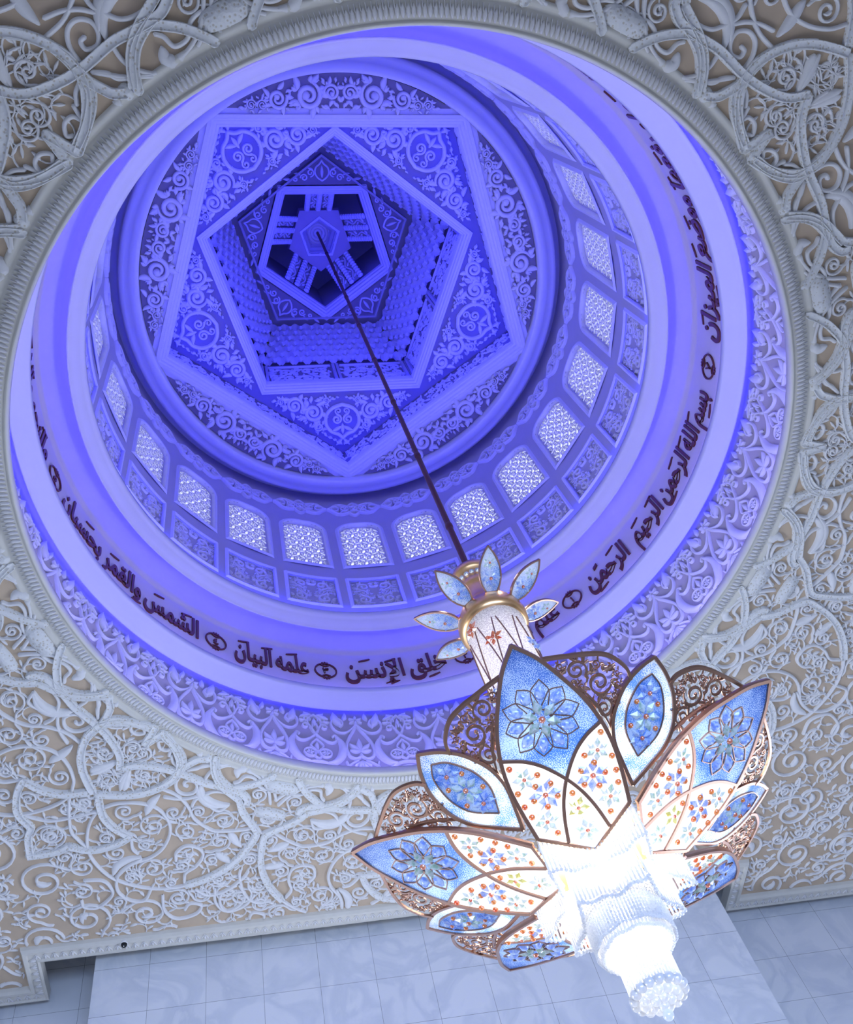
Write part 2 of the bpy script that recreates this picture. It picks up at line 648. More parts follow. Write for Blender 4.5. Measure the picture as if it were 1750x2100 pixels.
def tube(mb, P, r, k=8):
    P = np.asarray(P, float)
    n = len(P)
    T = np.gradient(P, axis=0)
    T /= np.linalg.norm(T, axis=1, keepdims=True) + 1e-9
    ref = np.where(np.abs(T[:, 2:3]) > .9, [[1., 0, 0]], [[0, 0, 1.]])
    A = np.cross(T, ref)
    A /= np.linalg.norm(A, axis=1, keepdims=True)
    B = np.cross(T, A)
    r = np.full(n, r, float) if np.isscalar(r) else np.asarray(r)
    a = np.arange(k) * 2 * PI / k
    V = P[:, None] + (A[:, None] * np.cos(a)[None, :, None] + B[:, None] * np.sin(a)[None, :, None]) * r[:, None, None]
    i = np.arange(n - 1)[:, None]
    j = np.arange(k)[None]
    Q = np.stack([i * k + j, i * k + (j + 1) % k, (i + 1) * k + (j + 1) % k, (i + 1) * k + j], -1).reshape(-1, 4)
    mb.add(V, Q)


BANDS = {"band":[[[5.54,-0.0],[5.21,0.8]],[[5.21,0.8],[5.28,2.8],[5.37,4.9],[5.49,6.4],[5.63,6.9],[5.73,6.8],[5.87,6.7],[6.04,6.3],[6.26,5.0],[6.44,3.3]],[[6.09,-0.0],[5.89,1.5],[5.76,4.1],[5.69,7.1],[5.69,11.1],[5.66,13.5],[5.65,15.7],[5.66,16.9],[5.75,18.3],[5.85,18.5]],[[5.66,13.5],[5.63,15.0],[5.57,16.2],[5.45,18.0],[5.3,19.6],[5.21,20.4]],[[5.66,16.1],[5.61,14.4],[5.53,12.8],[5.39,11.4],[5.22,10.4]],[[5.69,6.9],[5.57,7.0],[5.43,7.6],[5.35,8.1],[5.28,9.2]],[[6.65,0.2],[6.55,1.7],[6.4,3.6],[6.16,5.6],[5.87,6.9],[5.68,6.8],[5.5,5.8],[5.33,3.6],[5.26,1.2]],[[6.69,0.8],[6.83,1.9],[6.96,3.2],[7.05,5.1],[7.08,7.3]],[[7.08,7.3],[7.22,6.9],[7.39,6.1],[7.59,4.6],[7.69,2.3]],[[7.69,2.3],[7.85,1.8],[8.02,0.8],[8.17,-0.2]],[[5.83,17.4],[6.02,18.7],[6.22,20.9],[6.37,21.9],[6.62,21.6],[6.91,21.0],[7.19,19.9],[7.46,18.3],[7.67,16.6]],[[5.28,10.2],[5.51,12.0],[5.66,14.1],[5.8,17.3]]],"stem":[[[5.61,7.8],[5.52,8.9],[5.42,9.5],[5.32,11.4],[5.24,12.9]],[[5.66,11.0],[5.51,11.0],[5.37,11.7],[5.23,13.6],[5.21,16.8],[5.3,19.2],[5.46,21.2],[5.67,22.6]],[[5.74,7.5],[5.89,7.7],[6.0,8.5],[6.02,9.7],[5.94,10.7],[5.83,10.7],[5.75,9.9],[5.78,8.8],[5.86,8.8],[5.87,9.4]],[[6.18,11.7],[6.04,11.6],[5.92,12.2],[5.79,13.3],[5.75,15.2],[5.81,16.8],[5.89,17.5]],[[6.2,7.6],[6.15,9.1],[6.07,10.5],[5.96,11.6]],[[5.52,4.1],[5.4,3.8],[5.33,4.1]],[[5.36,3.7],[5.46,3.2],[5.47,2.1],[5.39,1.3],[5.34,1.8]],[[5.5,4.4],[5.58,5.2],[5.62,6.2]],[[6.28,1.3],[6.17,1.1],[6.03,1.0]],[[5.54,15.2],[5.48,15.8],[5.36,16.3],[5.36,17.9],[5.47,19.0],[5.5,20.5],[5.42,22.0]],[[6.8,2.3],[6.64,3.2],[6.49,5.1],[6.43,7.5],[6.54,9.8],[6.77,11.3],[7.08,11.7],[7.33,11.1],[7.59,9.6],[7.91,9.1]],[[6.88,2.0],[7.1,2.2],[7.35,3.0],[7.6,4.3],[7.78,5.9],[7.93,8.3],[7.96,10.6],[7.91,13.4],[7.75,15.9],[7.44,18.9]],[[6.08,6.5],[6.09,9.1],[6.22,11.4],[6.39,13.1],[6.49,15.8],[6.47,17.1],[6.36,19.6],[6.26,21.2]],[[7.25,14.0],[7.1,13.5],[6.92,14.1],[6.9,15.7],[7.02,16.7],[7.25,16.6],[7.44,15.9],[7.62,16.3]],[[7.9,13.3],[8.18,13.4],[8.26,12.1],[8.18,10.4],[7.98,9.4],[7.73,9.2],[7.41,10.2]],[[8.57,7.6],[8.67,8.3],[8.59,9.5],[8.32,10.0],[8.17,9.6],[8.06,8.1],[8.18,6.4]],[[5.6,7.9],[5.36,10.7],[5.24,14.4],[5.3,18.1],[5.48,20.5],[5.75,21.9]],[[7.15,22.0],[7.31,22.3],[7.62,23.6],[7.78,25.3],[7.72,27.0]],[[5.83,11.2],[6.02,13.0],[6.11,15.3],[5.95,16.2]],[[7.63,20.1],[7.89,20.8],[8.05,22.3],[7.93,23.5],[7.69,23.9],[7.47,22.7]],[[8.0,14.9],[8.29,16.0],[8.4,17.7],[8.22,19.4],[8.02,19.5],[8.03,18.2],[8.18,18.0]],[[7.05,7.3],[7.28,8.5],[7.34,9.5]],[[6.92,-1.9],[7.19,-0.3],[7.43,1.3],[7.52,2.7],[7.57,3.9]]],"leaf":[[[5.74,10.9],[5.9,11.7],[5.99,13.3],[5.99,14.9],[5.94,16.3]],[[7.88,8.6],[7.69,8.4],[7.51,9.0],[7.38,10.0]],[[5.83,10.8],[5.99,12.3],[6.05,14.1],[5.97,16.1]],[[6.45,18.3],[6.58,19.4],[6.67,20.7]],[[6.89,18.0],[6.97,19.1],[7.03,20.6]],[[5.42,15.1],[5.31,14.8],[5.25,15.6],[5.27,17.1]],[[6.37,-2.6],[6.26,-2.1],[6.01,-1.1]],[[6.07,1.1],[6.25,1.7],[6.41,2.2]],[[6.61,7.1],[6.38,6.8],[6.19,6.9]],[[5.29,8.2],[5.23,7.1],[5.23,5.8]]]}
# ================================================================== the hall
ZC = 12.86          # ceiling field
EX, EY, NX, NY = 9.0, 8.95, 5.85, 8.05


def notch_outline(off=0.0):
    ex, ey, nx, ny = EX - off, EY - off, NX + off, NY - off
    pts = []
    q = [(ex, -nx), (ny, -nx), (ny, nx), (ex, nx)]
    pts = [(ex, -ey), (ex, ey), (nx, ey), (nx, ny), (-nx, ny), (-nx, ey), (-ex, ey), (-ex, -ey), (-nx, -ey), (-nx, -ny), (nx, -ny), (nx, -ey)]
    return pts


OUT = notch_outline()
mb = MB()
# ceiling field: fan from the ring opening to the outline
ncirc = 240
ang = np.arange(ncirc) * 2 * PI / ncirc
circ = [(5.2 * math.cos(a), 5.2 * math.sin(a), ZC) for a in ang]
op = [Vector((x, y, ZC)) for x, y in OUT]
hole = [Vector(c) for c in reversed(circ)]
tr = tessellate_polygon([op, hole])
mb.add([tuple(v) for v in op + hole], None, [tuple(t) for t in tr])
ceiling = mb.build('ceiling', M['ground_tan'], None, False)
tag(ceiling, 'flat tan plaster ceiling covered in white carved arabesque around the round dome opening', 'ceiling', kind='structure')

# notched edge: raised trim with little leaves, and the outer fascia
mb = MB()
prof = [(0.0, 0.10), (0.0, -0.10), (0.035, -0.115), (0.05, -0.085), (0.17, -0.075), (0.185, -0.10), (0.235, -0.105), (0.26, -0.06), (0.275, -0.0)]
for (o0, z0), (o1, z1) in zip(prof[:-1], prof[1:]):
    A, B = notch_outline(o0), notch_outline(o1)
    for i in range(len(A)):
        j = (i + 1) % len(A)
        mb.add([(*A[i], ZC + z0), (*A[j], ZC + z0), (*B[j], ZC + z1), (*B[i], ZC + z1)], [[0, 1, 2, 3]])
trim = mb.build('trim_ceiling_edge', M['trim'], None, False)
tag(trim, 'cream moulded border with small leaves along the notched ceiling edge above the marble wall', 'trim', kind='structure')
mb = MB()
A = notch_outline(0.11)
for i in range(len(A)):
    p, q = np.array(A[i]), np.array(A[(i + 1) % len(A)])
    L = np.linalg.norm(q - p)
    if p[1] < -3 and q[1] < -3:
        continue
    n = int(L / 0.135)
    u = (q - p) / L
    v = np.array([-u[1], u[0]])
    for k in range(n):
        c = p + u * (k + .5) * L / n
        mp = down_map(ZC - 0.078)
        stroke(mb, np.array([c - u * .055 - v * .045, c + v * .05, c + u * .055 - v * .045]), .018, .022, mp)
        leaf(mb, c - v * .05, math.atan2(v[1], v[0]), .075, .035, .028, mp, 0, n=5)
mb.build('leaf_moulding', M['relief'], trim)

# ring trim round the opening
mb = MB()
lathe(mb, [(5.30, 12.88), (5.29, 12.835), (5.265, 12.82), (5.235, 12.82), (5.22, 12.845), (5.185, 12.85), (5.165, 12.83), (5.12, 12.815), (5.06, 12.80), (5.0, 12.795),
           (4.965, 12.81), (4.95, 12.785), (4.93, 12.79), (4.915, 12.815), (4.915, 12.93), (5.46, 12.97)], 288)
ring = mb.build('trim_dome_opening', M['trim'], None, True)
tag(ring, 'cream ring moulding with a row of leaf beads around the dome opening', 'trim', kind='structure')
mb = MB()
for k in range(560):
    a = k * 2 * PI / 560

    def mp(UV, H, a=a):
        aa = a + UV[:, 0] / 5.07
        rr = 5.07 + UV[:, 1]
        return np.stack([rr * np.cos(aa), rr * np.sin(aa), 12.812 - .3 * (5.12 - rr) * .6 - H], -1)
    leaf(mb, (0, -.075), PI / 2, .12, .044, .028, mp, 0, n=5)
    stroke(mb, np.array([(-.027, .085), (-.022, .02), (0, -.03)]), .012, .016, mp)
mb.build('bead_moulding', M['relief'], ring)

# ---- ceiling arabesque: eightfold mirrored sector, clipped to the outline
CP = np.array(notch_outline(0.30))
rng = np.random.default_rng(11)
mpc = down_map(ZC)
sect = [(5.33, 0.0), (12.6, 0.0), (12.6 * math.cos(R_(22.5)), 12.6 * math.sin(R_(22.5))), (5.33 * math.cos(R_(22.5)), 5.33 * math.sin(R_(22.5))),
        (5.33 * math.cos(R_(15)), 5.33 * math.sin(R_(15))), (5.33 * math.cos(R_(7)), 5.33 * math.sin(R_(7)))]


def pol(L):
    return np.array([(r * math.cos(R_(a)), r * math.sin(R_(a))) for r, a in L])


items = []   # (polyline, width, height, base, profile, builder)
for L in BANDS['band']:
    items.append((cr(pol(L), 5), .108, .07, .0, GR, 'band'))
for L in BANDS['stem']:
    P = cr(pol(L), 6)
    items.append((P, .05, .05, .0, RO, 'stem'))
for L in BANDS['leaf']:
    P = cr(pol(L), 5)
    t = np.linspace(0, 1, len(P))
    items.append((P, .03 + .11 * np.sin(PI * t ** .8) ** .9, .05, .0, RO, 'stem'))
traced = np.concatenate([i[0] for i in items])
occ = traced[::2]


def add_twig(p, a, L, w, d):
    n = 8
    t = np.linspace(0, 1, n)
    ang_ = a + d * 2.2 * t ** 1.3
    st = np.stack([np.cos(ang_), np.sin(ang_)], -1) * L / n
    P = p + np.concatenate([[[0, 0]], np.cumsum(st, 0)])
    if np.hypot(occ[None, :, 0] - P[3:, None, 0], occ[None, :, 1] - P[3:, None, 1]).min() < .085:
        return
    items.append((P, np.linspace(w, w * .7, len(P)), .026, 0, RO, 'twig'))
    items.append((P[-1] + np.stack([np.cos(ang_[-1] + d * .3) * np.linspace(0, .11, 5), np.sin(ang_[-1] + d * .3) * np.linspace(0, .11, 5)], -1), np.array([.013, .04, .046, .03, .01]), .028, 0, RO, 'twig'))
    for k in (3, 5):
        b = ang_[k] - d * 1.0
        Q = P[k] + np.stack([np.cos(b) * np.linspace(0, .13, 5), np.sin(b) * np.linspace(0, .13, 5)], -1)
        items.append((Q, np.array([.016, .02, .036, .032, .01]), .026, 0, RO, 'twig'))


# twigs growing off the traced stems
for P, w, h, h0, pr, kind in list(items):
    step = 4 if kind == 'band' else 4
    for i in range(2, len(P) - 2, step):
        T = P[i + 1] - P[i - 1]
        a = math.atan2(T[1], T[0])
        d = 1 if rng.random() < .5 else -1
        add_twig(P[i], a + d * .9, .26 + .2 * rng.random(), .023, d)
# spiral scrolls filling the remaining field
S = np.array(sect)
circs = []
for r in (.40, .34, .29, .24, .20, .17, .14, .115):
    X = np.stack([rng.uniform(5.2, 12.6, 1500), rng.uniform(0, 4.9, 1500)], -1)
    X = X[inpoly(S, X)]
    for x in X:
        rad = np.hypot(*x)
        need = r * (.95 if rad < 8.4 else .5)
        if np.hypot(occ[:, 0] - x[0], occ[:, 1] - x[1]).min() < need:
            continue
        if rad - r < 5.30:
            continue
        if all(math.hypot(x[0] - c[0], x[1] - c[1]) > (r + c[2]) * .98 for c in circs):
            circs.append((x[0], x[1], r))
for i, (x, y, r) in enumerate(circs):
    near = sorted(range(len(circs)), key=lambda j: math.hypot(circs[j][0] - x, circs[j][1] - y))[1]
    a0 = math.atan2(circs[near][1] - y, circs[near][0] - x)
    d = 1 if rng.random() < .5 else -1
    sp = spiral((x, y), r * .92, a0, 1.35, d, .25)
    q = sp[0] + .8 * r * np.array([math.cos(a0 - d * 1.2), math.sin(a0 - d * 1.2)])
    sp = np.concatenate([cr([q, (q + sp[0]) / 2 + .08 * r, sp[0]], 3)[:-1], sp])
    w = .045 if r > .24 else .034
    items.append((sp, w, .04, 0, RO, 'stem'))
    e = sp[-1]
    t = sp[-1] - sp[-2]
    b = math.atan2(t[1], t[0])
    items.append((e + np.stack([np.cos(b + d * np.linspace(0, 1.2, 6)), np.sin(b + d * np.linspace(0, 1.2, 6))], -1) * np.linspace(0, .5 * r, 6)[:, None],
                  np.array([.03, .07, .09, .08, .05, .015]) * (r / .3), .042, 0, RO, 'stem'))
    for k in range(3):
        a = a0 + d * (1 + k * 2.0)
        add_twig(np.array([x + r * .9 * math.cos(a), y + r * .9 * math.sin(a)]), a + d * .4, r * .9, .023, -d)
relief_b, relief_s = MB(), MB()
AX0 = -1.0   # the eightfold axes sit a hair off the wall axes
for k in range(8):
    th = R_(45 * k + AX0)
    deg = (45 * k) % 360
    for sg in (1, -1):
        lift = 0.0
        mid = (45 * k + sg * 11) % 360
        if 243 < mid < 290 and False:
            continue
        c, s = math.cos(th), math.sin(th)
        for P, w, h, h0, pr, kind in items:
            Q = np.stack([P[:, 0] * c - sg * P[:, 1] * s, P[:, 0] * s + sg * P[:, 1] * c], -1)
            if Q[:, 1].max() < -6.4:
                continue
            runs = trunc(Q, CP, 0.0, 5.2 if kind == 'band' else 5.25)
            for r_ in runs:
                ww = w if np.isscalar(w) else w[r_]
                lift += .00013
                stroke(relief_b if kind == 'band' else relief_s, Q[r_], ww, h + lift % .012 + .0011 * sg, mpc, h0, pr)
        # vases on the sector borders, ball ends on the bars
        if sg == 1:
            a = th + R_(22.5)
            for rr, hw, hh in ((5.40, .20, .125), (5.93, .19, .10)):
                ctr = np.array([rr * math.cos(a), rr * math.sin(a)])
                u = np.array([-math.sin(a), math.cos(a)])
                stroke(relief_b, np.array([ctr - u * hw, ctr - u * hw * .5, ctr, ctr + u * hw * .5, ctr + u * hw]), np.array([hh * 1.7, hh * 1.95, hh * 2.0, hh * 1.95, hh * 1.7]), .06, mpc, 0, FL)
        a = th + sg * R_(9.3)
        blob(relief_b, np.array([5.29 * math.cos(a), 5.29 * math.sin(a)]), .09, .07, mpc, 0, 12)
relief_s.build('arabesque_vines', M['relief'], ceiling)
relief_b.build('arabesque_bands', M['relief_band'], ceiling)

# ---- walls
def wall_poly(name, quads, mat, label):
    m_ = MB()
    for q in quads:
        m_.add(q, [[0, 1, 2, 3]])
    o = m_.build(name, mat, None, False)
    tag(o, label, 'wall', kind='structure')
    return o


ZT = 14.2
wf = wall_poly('wall_front', [[(-5.05, 8.25, 0), (5.47, 8.25, 0), (5.47, 8.25, ZT), (-5.05, 8.25, ZT)],
                              [(-5.05, 8.25, 0), (-5.05, 9.12, 0), (-5.05, 9.12, ZT), (-5.05, 8.25, ZT)],
                              [(5.47, 8.25, 0), (5.47, 9.12, 0), (5.47, 9.12, ZT), (5.47, 8.25, ZT)]], M['marble'],
               'pale marble tiled wall panel standing forward below the ceiling edge')
wall_poly('wall_front_recess', [[(-11, 9.1, 0), (11, 9.1, 0), (11, 9.1, ZT), (-11, 9.1, ZT)]], M['marble_side'],
          'pale marble tiled wall set back behind the projecting panel')
mb = MB()
mb.add([(-11, -11, 0), (11, -11, 0), (11, 11, 0), (-11, 11, 0)], [[0, 1, 2, 3]])
fl = mb.build('floor', M['floor'], None, False)
tag(fl, 'marble floor of the hall below the dome', 'floor', kind='structure')
mb = MB()
mb.add([(-11, -11, ZT), (11, -11, ZT), (11, 11, ZT), (-11, 11, ZT)], None, None)
op = [Vector((-11, -11, ZT)), Vector((11, -11, ZT)), Vector((11, 9.1, ZT)), Vector((-11, 9.1, ZT))]
hole = [Vector((5.6 * math.cos(-a), 5.6 * math.sin(-a), ZT)) for a in np.arange(64) * 2 * PI / 64]
mb = MB()
mb.add([tuple(v) for v in op + hole], None, [tuple(t) for t in tessellate_polygon([op, hole])])
o = mb.build('ceiling_upper_slab', M['marble_side'], None, False)
tag(o, 'plain structural slab hidden above the carved ceiling', 'ceiling', kind='structure')


def door_wall(name, side, label):
    """wall with three tall door openings"""
    m_ = MB()
    z1 = 5.2
    ops = [(-7, -3.4), (-1.8, 1.8), (3.4, 7)]
    xs = [-11] + [v for o_ in ops for v in o_] + [11]

    def P(u, z):
        return {'b': (u, -11, z), 'l': (-11, u, z), 'r': (11, u, z)}[side]
    for i in range(0, len(xs), 2):
        m_.add([P(xs[i], 0), P(xs[i + 1], 0), P(xs[i + 1], z1), P(xs[i], z1)], [[0, 1, 2, 3]])
    m_.add([P(-11, z1), P(11, z1), P(11, ZT), P(-11, ZT)], [[0, 1, 2, 3]])
    o_ = m_.build(name, M['marble_side'], None, False)
    tag(o_, label, 'wall', kind='structure')


door_wall('wall_back', 'b', 'marble wall with tall door openings behind the viewer')
door_wall('wall_left', 'l', 'marble side wall on the left of the hall with tall door openings')
door_wall('wall_right', 'r', 'marble side wall on the right of the hall with tall door openings')

# ---- two small black dome cameras on the edge trim
def dome_cam(x, label):
    e = empty('security_camera', (x, 7.86, ZC - .09))
    tag(e, label, 'security camera', 'small cameras on the ceiling edge')
    m_ = MB()
    lathe(m_, [(0.0, .03), (.062, .03), (.062, -.01), (.05, -.022), (0, -.022)], 20)
    m_.build('mount', M['relief'], e)
    m_ = MB()
    lathe(m_, [(.048, -.02), (.046, -.045), (.034, -.066), (.014, -.078), (0, -.08)], 20)
    m_.build('dome_cover', M['black'], e)
    m_ = MB()
    bead(m_, (.0, -.02, -.075), .010)
    m_.build('lens', M['relief'], e)  # white bead put in as the highlight on the black cover


dome_cam(-4.56, 'small black dome camera on the cream ceiling trim, near the step in the edge')
dome_cam(0.20, 'small black dome camera on the ceiling trim seen through the gilded openwork of the chandelier')

# ================================================================== the dome
mb = MB()
lathe(mb, [(5.45, 12.95), (5.45, 15.5), (5.18, 15.5), (5.18, 15.0)], 192)
frieze = mb.build('wall_dome_frieze', M['frieze_ground'])
tag(frieze, 'blue lit cylindrical frieze wall carved with hearts and scrolls above the ceiling ring', 'wall', kind='structure')
RF = 5.45


def frieze_unit():
    m_ = MB()
    raw = cyl_map(RF)

    def mp(UV, H):
        # motif: x right along the wall, y down from the heart tip, mirrored so it reads from inside
        U = np.stack([-UV[:, 0] * RF / 5.30, 14.60 - UV[:, 1]], -1)
        return raw(U, H)

    def S2(pts, w, h=.05, n=6, prof=RO):
        P = cr(pts, n)
        for s in (1, -1):
            stroke(m_, P * np.array([s, 1]), w, h, mp, 0, prof)

    def S2x(xc, pts, w, h=.05, n=6, prof=RO):
        P = cr(pts, n)
        for s in (1, -1):
            stroke(m_, P * np.array([s, 1]) + np.array([xc, 0]), w, h, mp, 0, prof)
    flower(m_, (0, -.10), .115, 6, .05, mp, PI / 6, .55)
    S2([(0, .0), (.05, .13), (.14, .32), (.205, .5), (.22, .66), (.18, .82), (.09, .87), (.02, .82), (0, .76)], .055)
    # three-lobed leaf in the heart
    for a, L in ((-PI / 2, .30), (-PI / 2 - .75, .24), (-PI / 2 + .75, .24), (-PI / 2 - 1.5, .17), (-PI / 2 + 1.5, .17)):
        leaf(m_, (0, .68), a, L, .10, .045, mp, 0)
    # rings growing from the heart tip, each with a leaf bud
    S2([(.0, -.0), (.09, .13), (.20, .22), (.32, .21), (.40, .10), (.41, -.03), (.35, -.13), (.26, -.12), (.22, -.02), (.27, .07)], .045)
    for s in (1, -1):
        leaf(m_, (s * .26, .05), -PI / 2 + s * .5, .34, .15, .06, mp, -.2 * s)
        leaf(m_, (s * .20, -.12), -PI / 2 - s * .5, .16, .08, .05, mp, .3 * s)
        leaf(m_, (s * .46, -.10), -PI / 2 + s * .9, .2, .09, .05, mp, .2 * s)
        leaf(m_, (s * .44, -.02), s * 0 + (0 if s > 0 else PI), .1, .06, .05, mp, 0)
    # fan below the heart
    for a in (-.9, -.45, 0, .45, .9):
        leaf(m_, (0, .93), PI / 2 + a, .17, .06, .04, mp, 0)
    S2([(.06, .92), (.16, .98), (.26, 1.1), (.28, 1.3)], .03)
    X = .694
    for sx in (1,):
        # upper ornament
        S2x(X, [(0, .30), (.07, .14), (.115, .02), (.08, -.10), (0, -.20)], .04)
        leaf(m_, (X, .10), -PI / 2, .2, .08, .045, mp, 0)
        for s in (1, -1):
            for cx_, cy_, r_ in ((.125, -.05, .065), (.15, .12, .07)):
                stroke(m_, spiral((X + s * cx_, cy_), r_, PI if s > 0 else 0, 1.2, s, .25), .034, .05, mp)
            leaf(m_, (X + s * .03, -.16), -PI / 2 + s * 1.1, .15, .07, .05, mp, 0)
        # crossing stems sweeping into crescents
        S2x(X, [(0, .30), (.07, .40), (.17, .48), (.26, .50), (.32, .45), (.345, .37), (.31, .31), (.27, .35)], .05)
        S2x(X, [(0, .30), (-.05, .20), (-.03, .05)], .04)
        P = cr([(.33, .36), (.40, .50), (.415, .66), (.36, .84), (.26, .98), (.15, 1.03)], 6)
        t = np.linspace(0, 1, len(P))
        for s in (1, -1):
            stroke(m_, P * np.array([s, 1]) + np.array([X, 0]), .045 + .10 * np.sin(PI * t) ** 1.2, .075, mp)
        # pointed almond with two flower roundels
        S2x(X, [(0, .44), (.075, .54), (.10, .62), (.05, .70), (0, .76)], .035)
        leaf(m_, (X, .72), -PI / 2, .2, .08, .045, mp, 0)
        S2x(X, [(0, .92), (.05, .86), (.03, .74), (.06, .68)], .035)
        for s in (1, -1):
            a = np.linspace(0, 2 * PI, 20)[:-1]
            stroke(m_, np.stack([X + s * .125 + .095 * np.cos(a), .78 + .095 * np.sin(a)], -1), .032, .05, mp, 0, RO, True)
            flower(m_, (X + s * .125, .78), .065, 6, .045, mp)
        # nested arches at the foot
        for r_, w_ in ((.14, .05), (.25, .05), (.36, .05)):
            a = np.linspace(-PI, 0, 18)
            stroke(m_, np.stack([X + r_ * np.cos(a), 1.36 + 1.05 * r_ * np.sin(a)], -1), w_, .05, mp)
        stroke(m_, spiral((X, 1.30), .09, -PI / 2, 1.1, 1, .3), .045, .05, mp)
        # side infill
        S2x(X, [(.44, .95), (.46, 1.08), (.42, 1.25), (.44, 1.4)], .04)
    return m_


fu = frieze_unit().build('heart_carving', M['dome_relief'], frieze)
for k in range(24):
    o = fu if k == 0 else fu.copy()
    if k:
        COL.objects.link(o)
        o.parent = frieze
    o.rotation_euler = (0, 0, R_(97.0 + 15 * k))

# cornice below the inscription
def lathe_obj(name, prof, mat, label, cat='trim', n=224, parent=None):
    m_ = MB()
    lathe(m_, prof, n)
    o_ = m_.build(name, mat, parent)
    if parent is None:
        tag(o_, label, cat, kind='structure')
    return o_


corn_lo = lathe_obj('trim_lower_cornice', [(5.19, 15.06), (5.31, 15.04), (5.31, 14.84), (5.30, 14.81), (5.275, 14.80), (5.27, 14.83), (5.22, 14.835), (5.19, 14.865), (5.13, 14.885), (5.115, 14.915),
                                 (5.07, 14.925), (5.055, 14.955), (5.025, 14.955), (5.012, 14.98), (5.012, 15.09), (5.03, 15.09), (5.03, 15.03), (5.16, 15.03)], M['dome_white'],
          'white stepped ring cornice between the heart frieze and the lettered band')
band = lathe_obj('wall_inscription_band', [(5.16, 15.03), (5.16, 16.24), (5.15, 16.28), (5.12, 16.30), (5.10, 16.31), (5.08, 16.36), (5.03, 16.46), (4.96, 16.55), (4.90, 16.64), (4.86, 16.72), (4.80, 16.78), (4.63, 16.80)],
                 M['band_wall'], 'grey mauve ring wall carrying brown lettering below the upper cornice', 'wall')
corn_up = lathe_obj('trim_upper_cornice', [(4.62, 16.60), (4.735, 16.60), (4.735, 16.43), (4.724, 16.406), (4.70, 16.40), (4.695, 16.43), (4.64, 16.44), (4.62, 16.475), (4.57, 16.49), (4.56, 16.525),
                                 (4.52, 16.54), (4.50, 16.565), (4.489, 16.58), (4.489, 16.70), (4.512, 16.70), (4.512, 16.63), (4.63, 16.63)], M['dome_white'],
          'white stepped ring cornice between the lettered band and the arched windows')

# ---- window drum
RD = 4.62
DEG = 15.0
UA = R_(DEG)
arc = RD * UA
WH, WZ0, WZ1 = R_(5.35) * RD, 18.62, 20.46      # half width, sill, crown
AR = WH * .62                                    # corner radius of the arch
PH, PZ0, PZ1 = R_(5.75) * RD, 17.12, 18.07


def arch_pts(hw, z0, z1, k=10):
    """flat-shouldered arch outline, counter clockwise from lower left"""
    r = hw * .8
    pts = [(-hw, z0), (hw, z0)]
    for t in np.linspace(0, PI / 2, k):
        pts.append((hw - r + r * math.cos(t), z1 - r + r * math.sin(t)))
    for t in np.linspace(PI / 2, PI, k):
        pts.append((-hw + r + r * math.cos(t), z1 - r + r * math.sin(t)))
    return np.array(pts)


AP = arch_pts(WH, WZ0, WZ1)
RP = np.array([(-PH, PZ0), (PH, PZ0), (PH, PZ1), (-PH, PZ1)])
cm = cyl_map(RD)
# wall skin of one bay with the two openings left out
mb = MB()
us = np.linspace(-arc / 2, arc / 2, 31)
zs = np.arange(16.62, 22.06, .055)
U, Z = np.meshgrid(us, zs, indexing='ij')
V = cm(np.stack([U.ravel(), Z.ravel()], -1), np.zeros(U.size))
i, j = np.meshgrid(np.arange(len(us) - 1), np.arange(len(zs) - 1), indexing='ij')
i, j = i.ravel(), j.ravel()
ctr = np.stack([(us[i] + us[i + 1]) / 2, (zs[j] + zs[j + 1]) / 2], -1)
keep = ~(inpoly(AP, ctr) | inpoly(RP, ctr))
m_ = len(zs)
Q = np.stack([i * m_ + j, (i + 1) * m_ + j, (i + 1) * m_ + j + 1, i * m_ + j + 1], -1)[keep]
drum = empty('wall_window_drum')
tag(drum, 'cylindrical drum wall pierced by a ring of arched windows above square carved panels', 'wall', kind='structure')
mb.add(V, Q)
bay = mb.build('wall_bay', M['drum_wall'], drum)
# braid above the windows, one length per bay
mb = MB()
t = np.linspace(0, 1, 46)
env = .03 + .23 * np.sin(PI * t) ** .5 * (1 - .12 * np.cos(6 * PI * t))
for s in (1, -1):
    for k, ph in ((3, 0), (2, .5)):
        stroke(mb, np.stack([(t - .5) * arc * .97, 21.15 + s * env * np.sin(k * PI * t + ph * (k == 2) * 0)], -1), .06, .07, cm)
for x in (-.42, -.2, 0, .2, .42):
    a = np.linspace(0, 2 * PI, 12)[:-1]
    stroke(mb, np.stack([x + .085 * np.cos(a), 21.15 + .1 * np.sin(a)], -1), .045, .08, cm, 0, RO, True)
braid = mb.build('braid_carving', M['dome_relief'], drum)

# window: reveal frame, pane, lattice
win0 = empty('window_1')
mb = MB()
fr_out = arch_pts(WH + .085, WZ0 - .085, WZ1 + .085)
Pm = np.concatenate([AP[1:], AP[:1]])
k = len(AP)
A3 = cm(AP, np.full(k, .0))
B3 = cm(AP, np.full(k, -.16))
C3 = cm(fr_out, np.full(k, .0))
D3 = cm((AP + fr_out) / 2, np.full(k, .035))
A4 = cm(AP + (fr_out - AP) * .12, np.full(k, .03))
for X3, Y3 in ((B3, A3), (A3, A4), (A4, D3), (D3, C3)):
    n_ = np.arange(k)
    mb.add(np.concatenate([X3, Y3]), np.stack([n_, (n_ + 1) % k, k + (n_ + 1) % k, k + n_], -1))
mb.build('frame', M['dome_white'], win0, False)
mb = MB()
cen = np.array([[0, (WZ0 + WZ1) / 2]])
mb.add(np.concatenate([cm(AP, np.full(k, -.15)), cm(cen, np.array([-.15]))]), None, [(n_, (n_ + 1) % k, k) for n_ in range(k)])
mb.build('pane', M['pane'], win0, False)
mb = MB()
rng = np.random.default_rng(5)


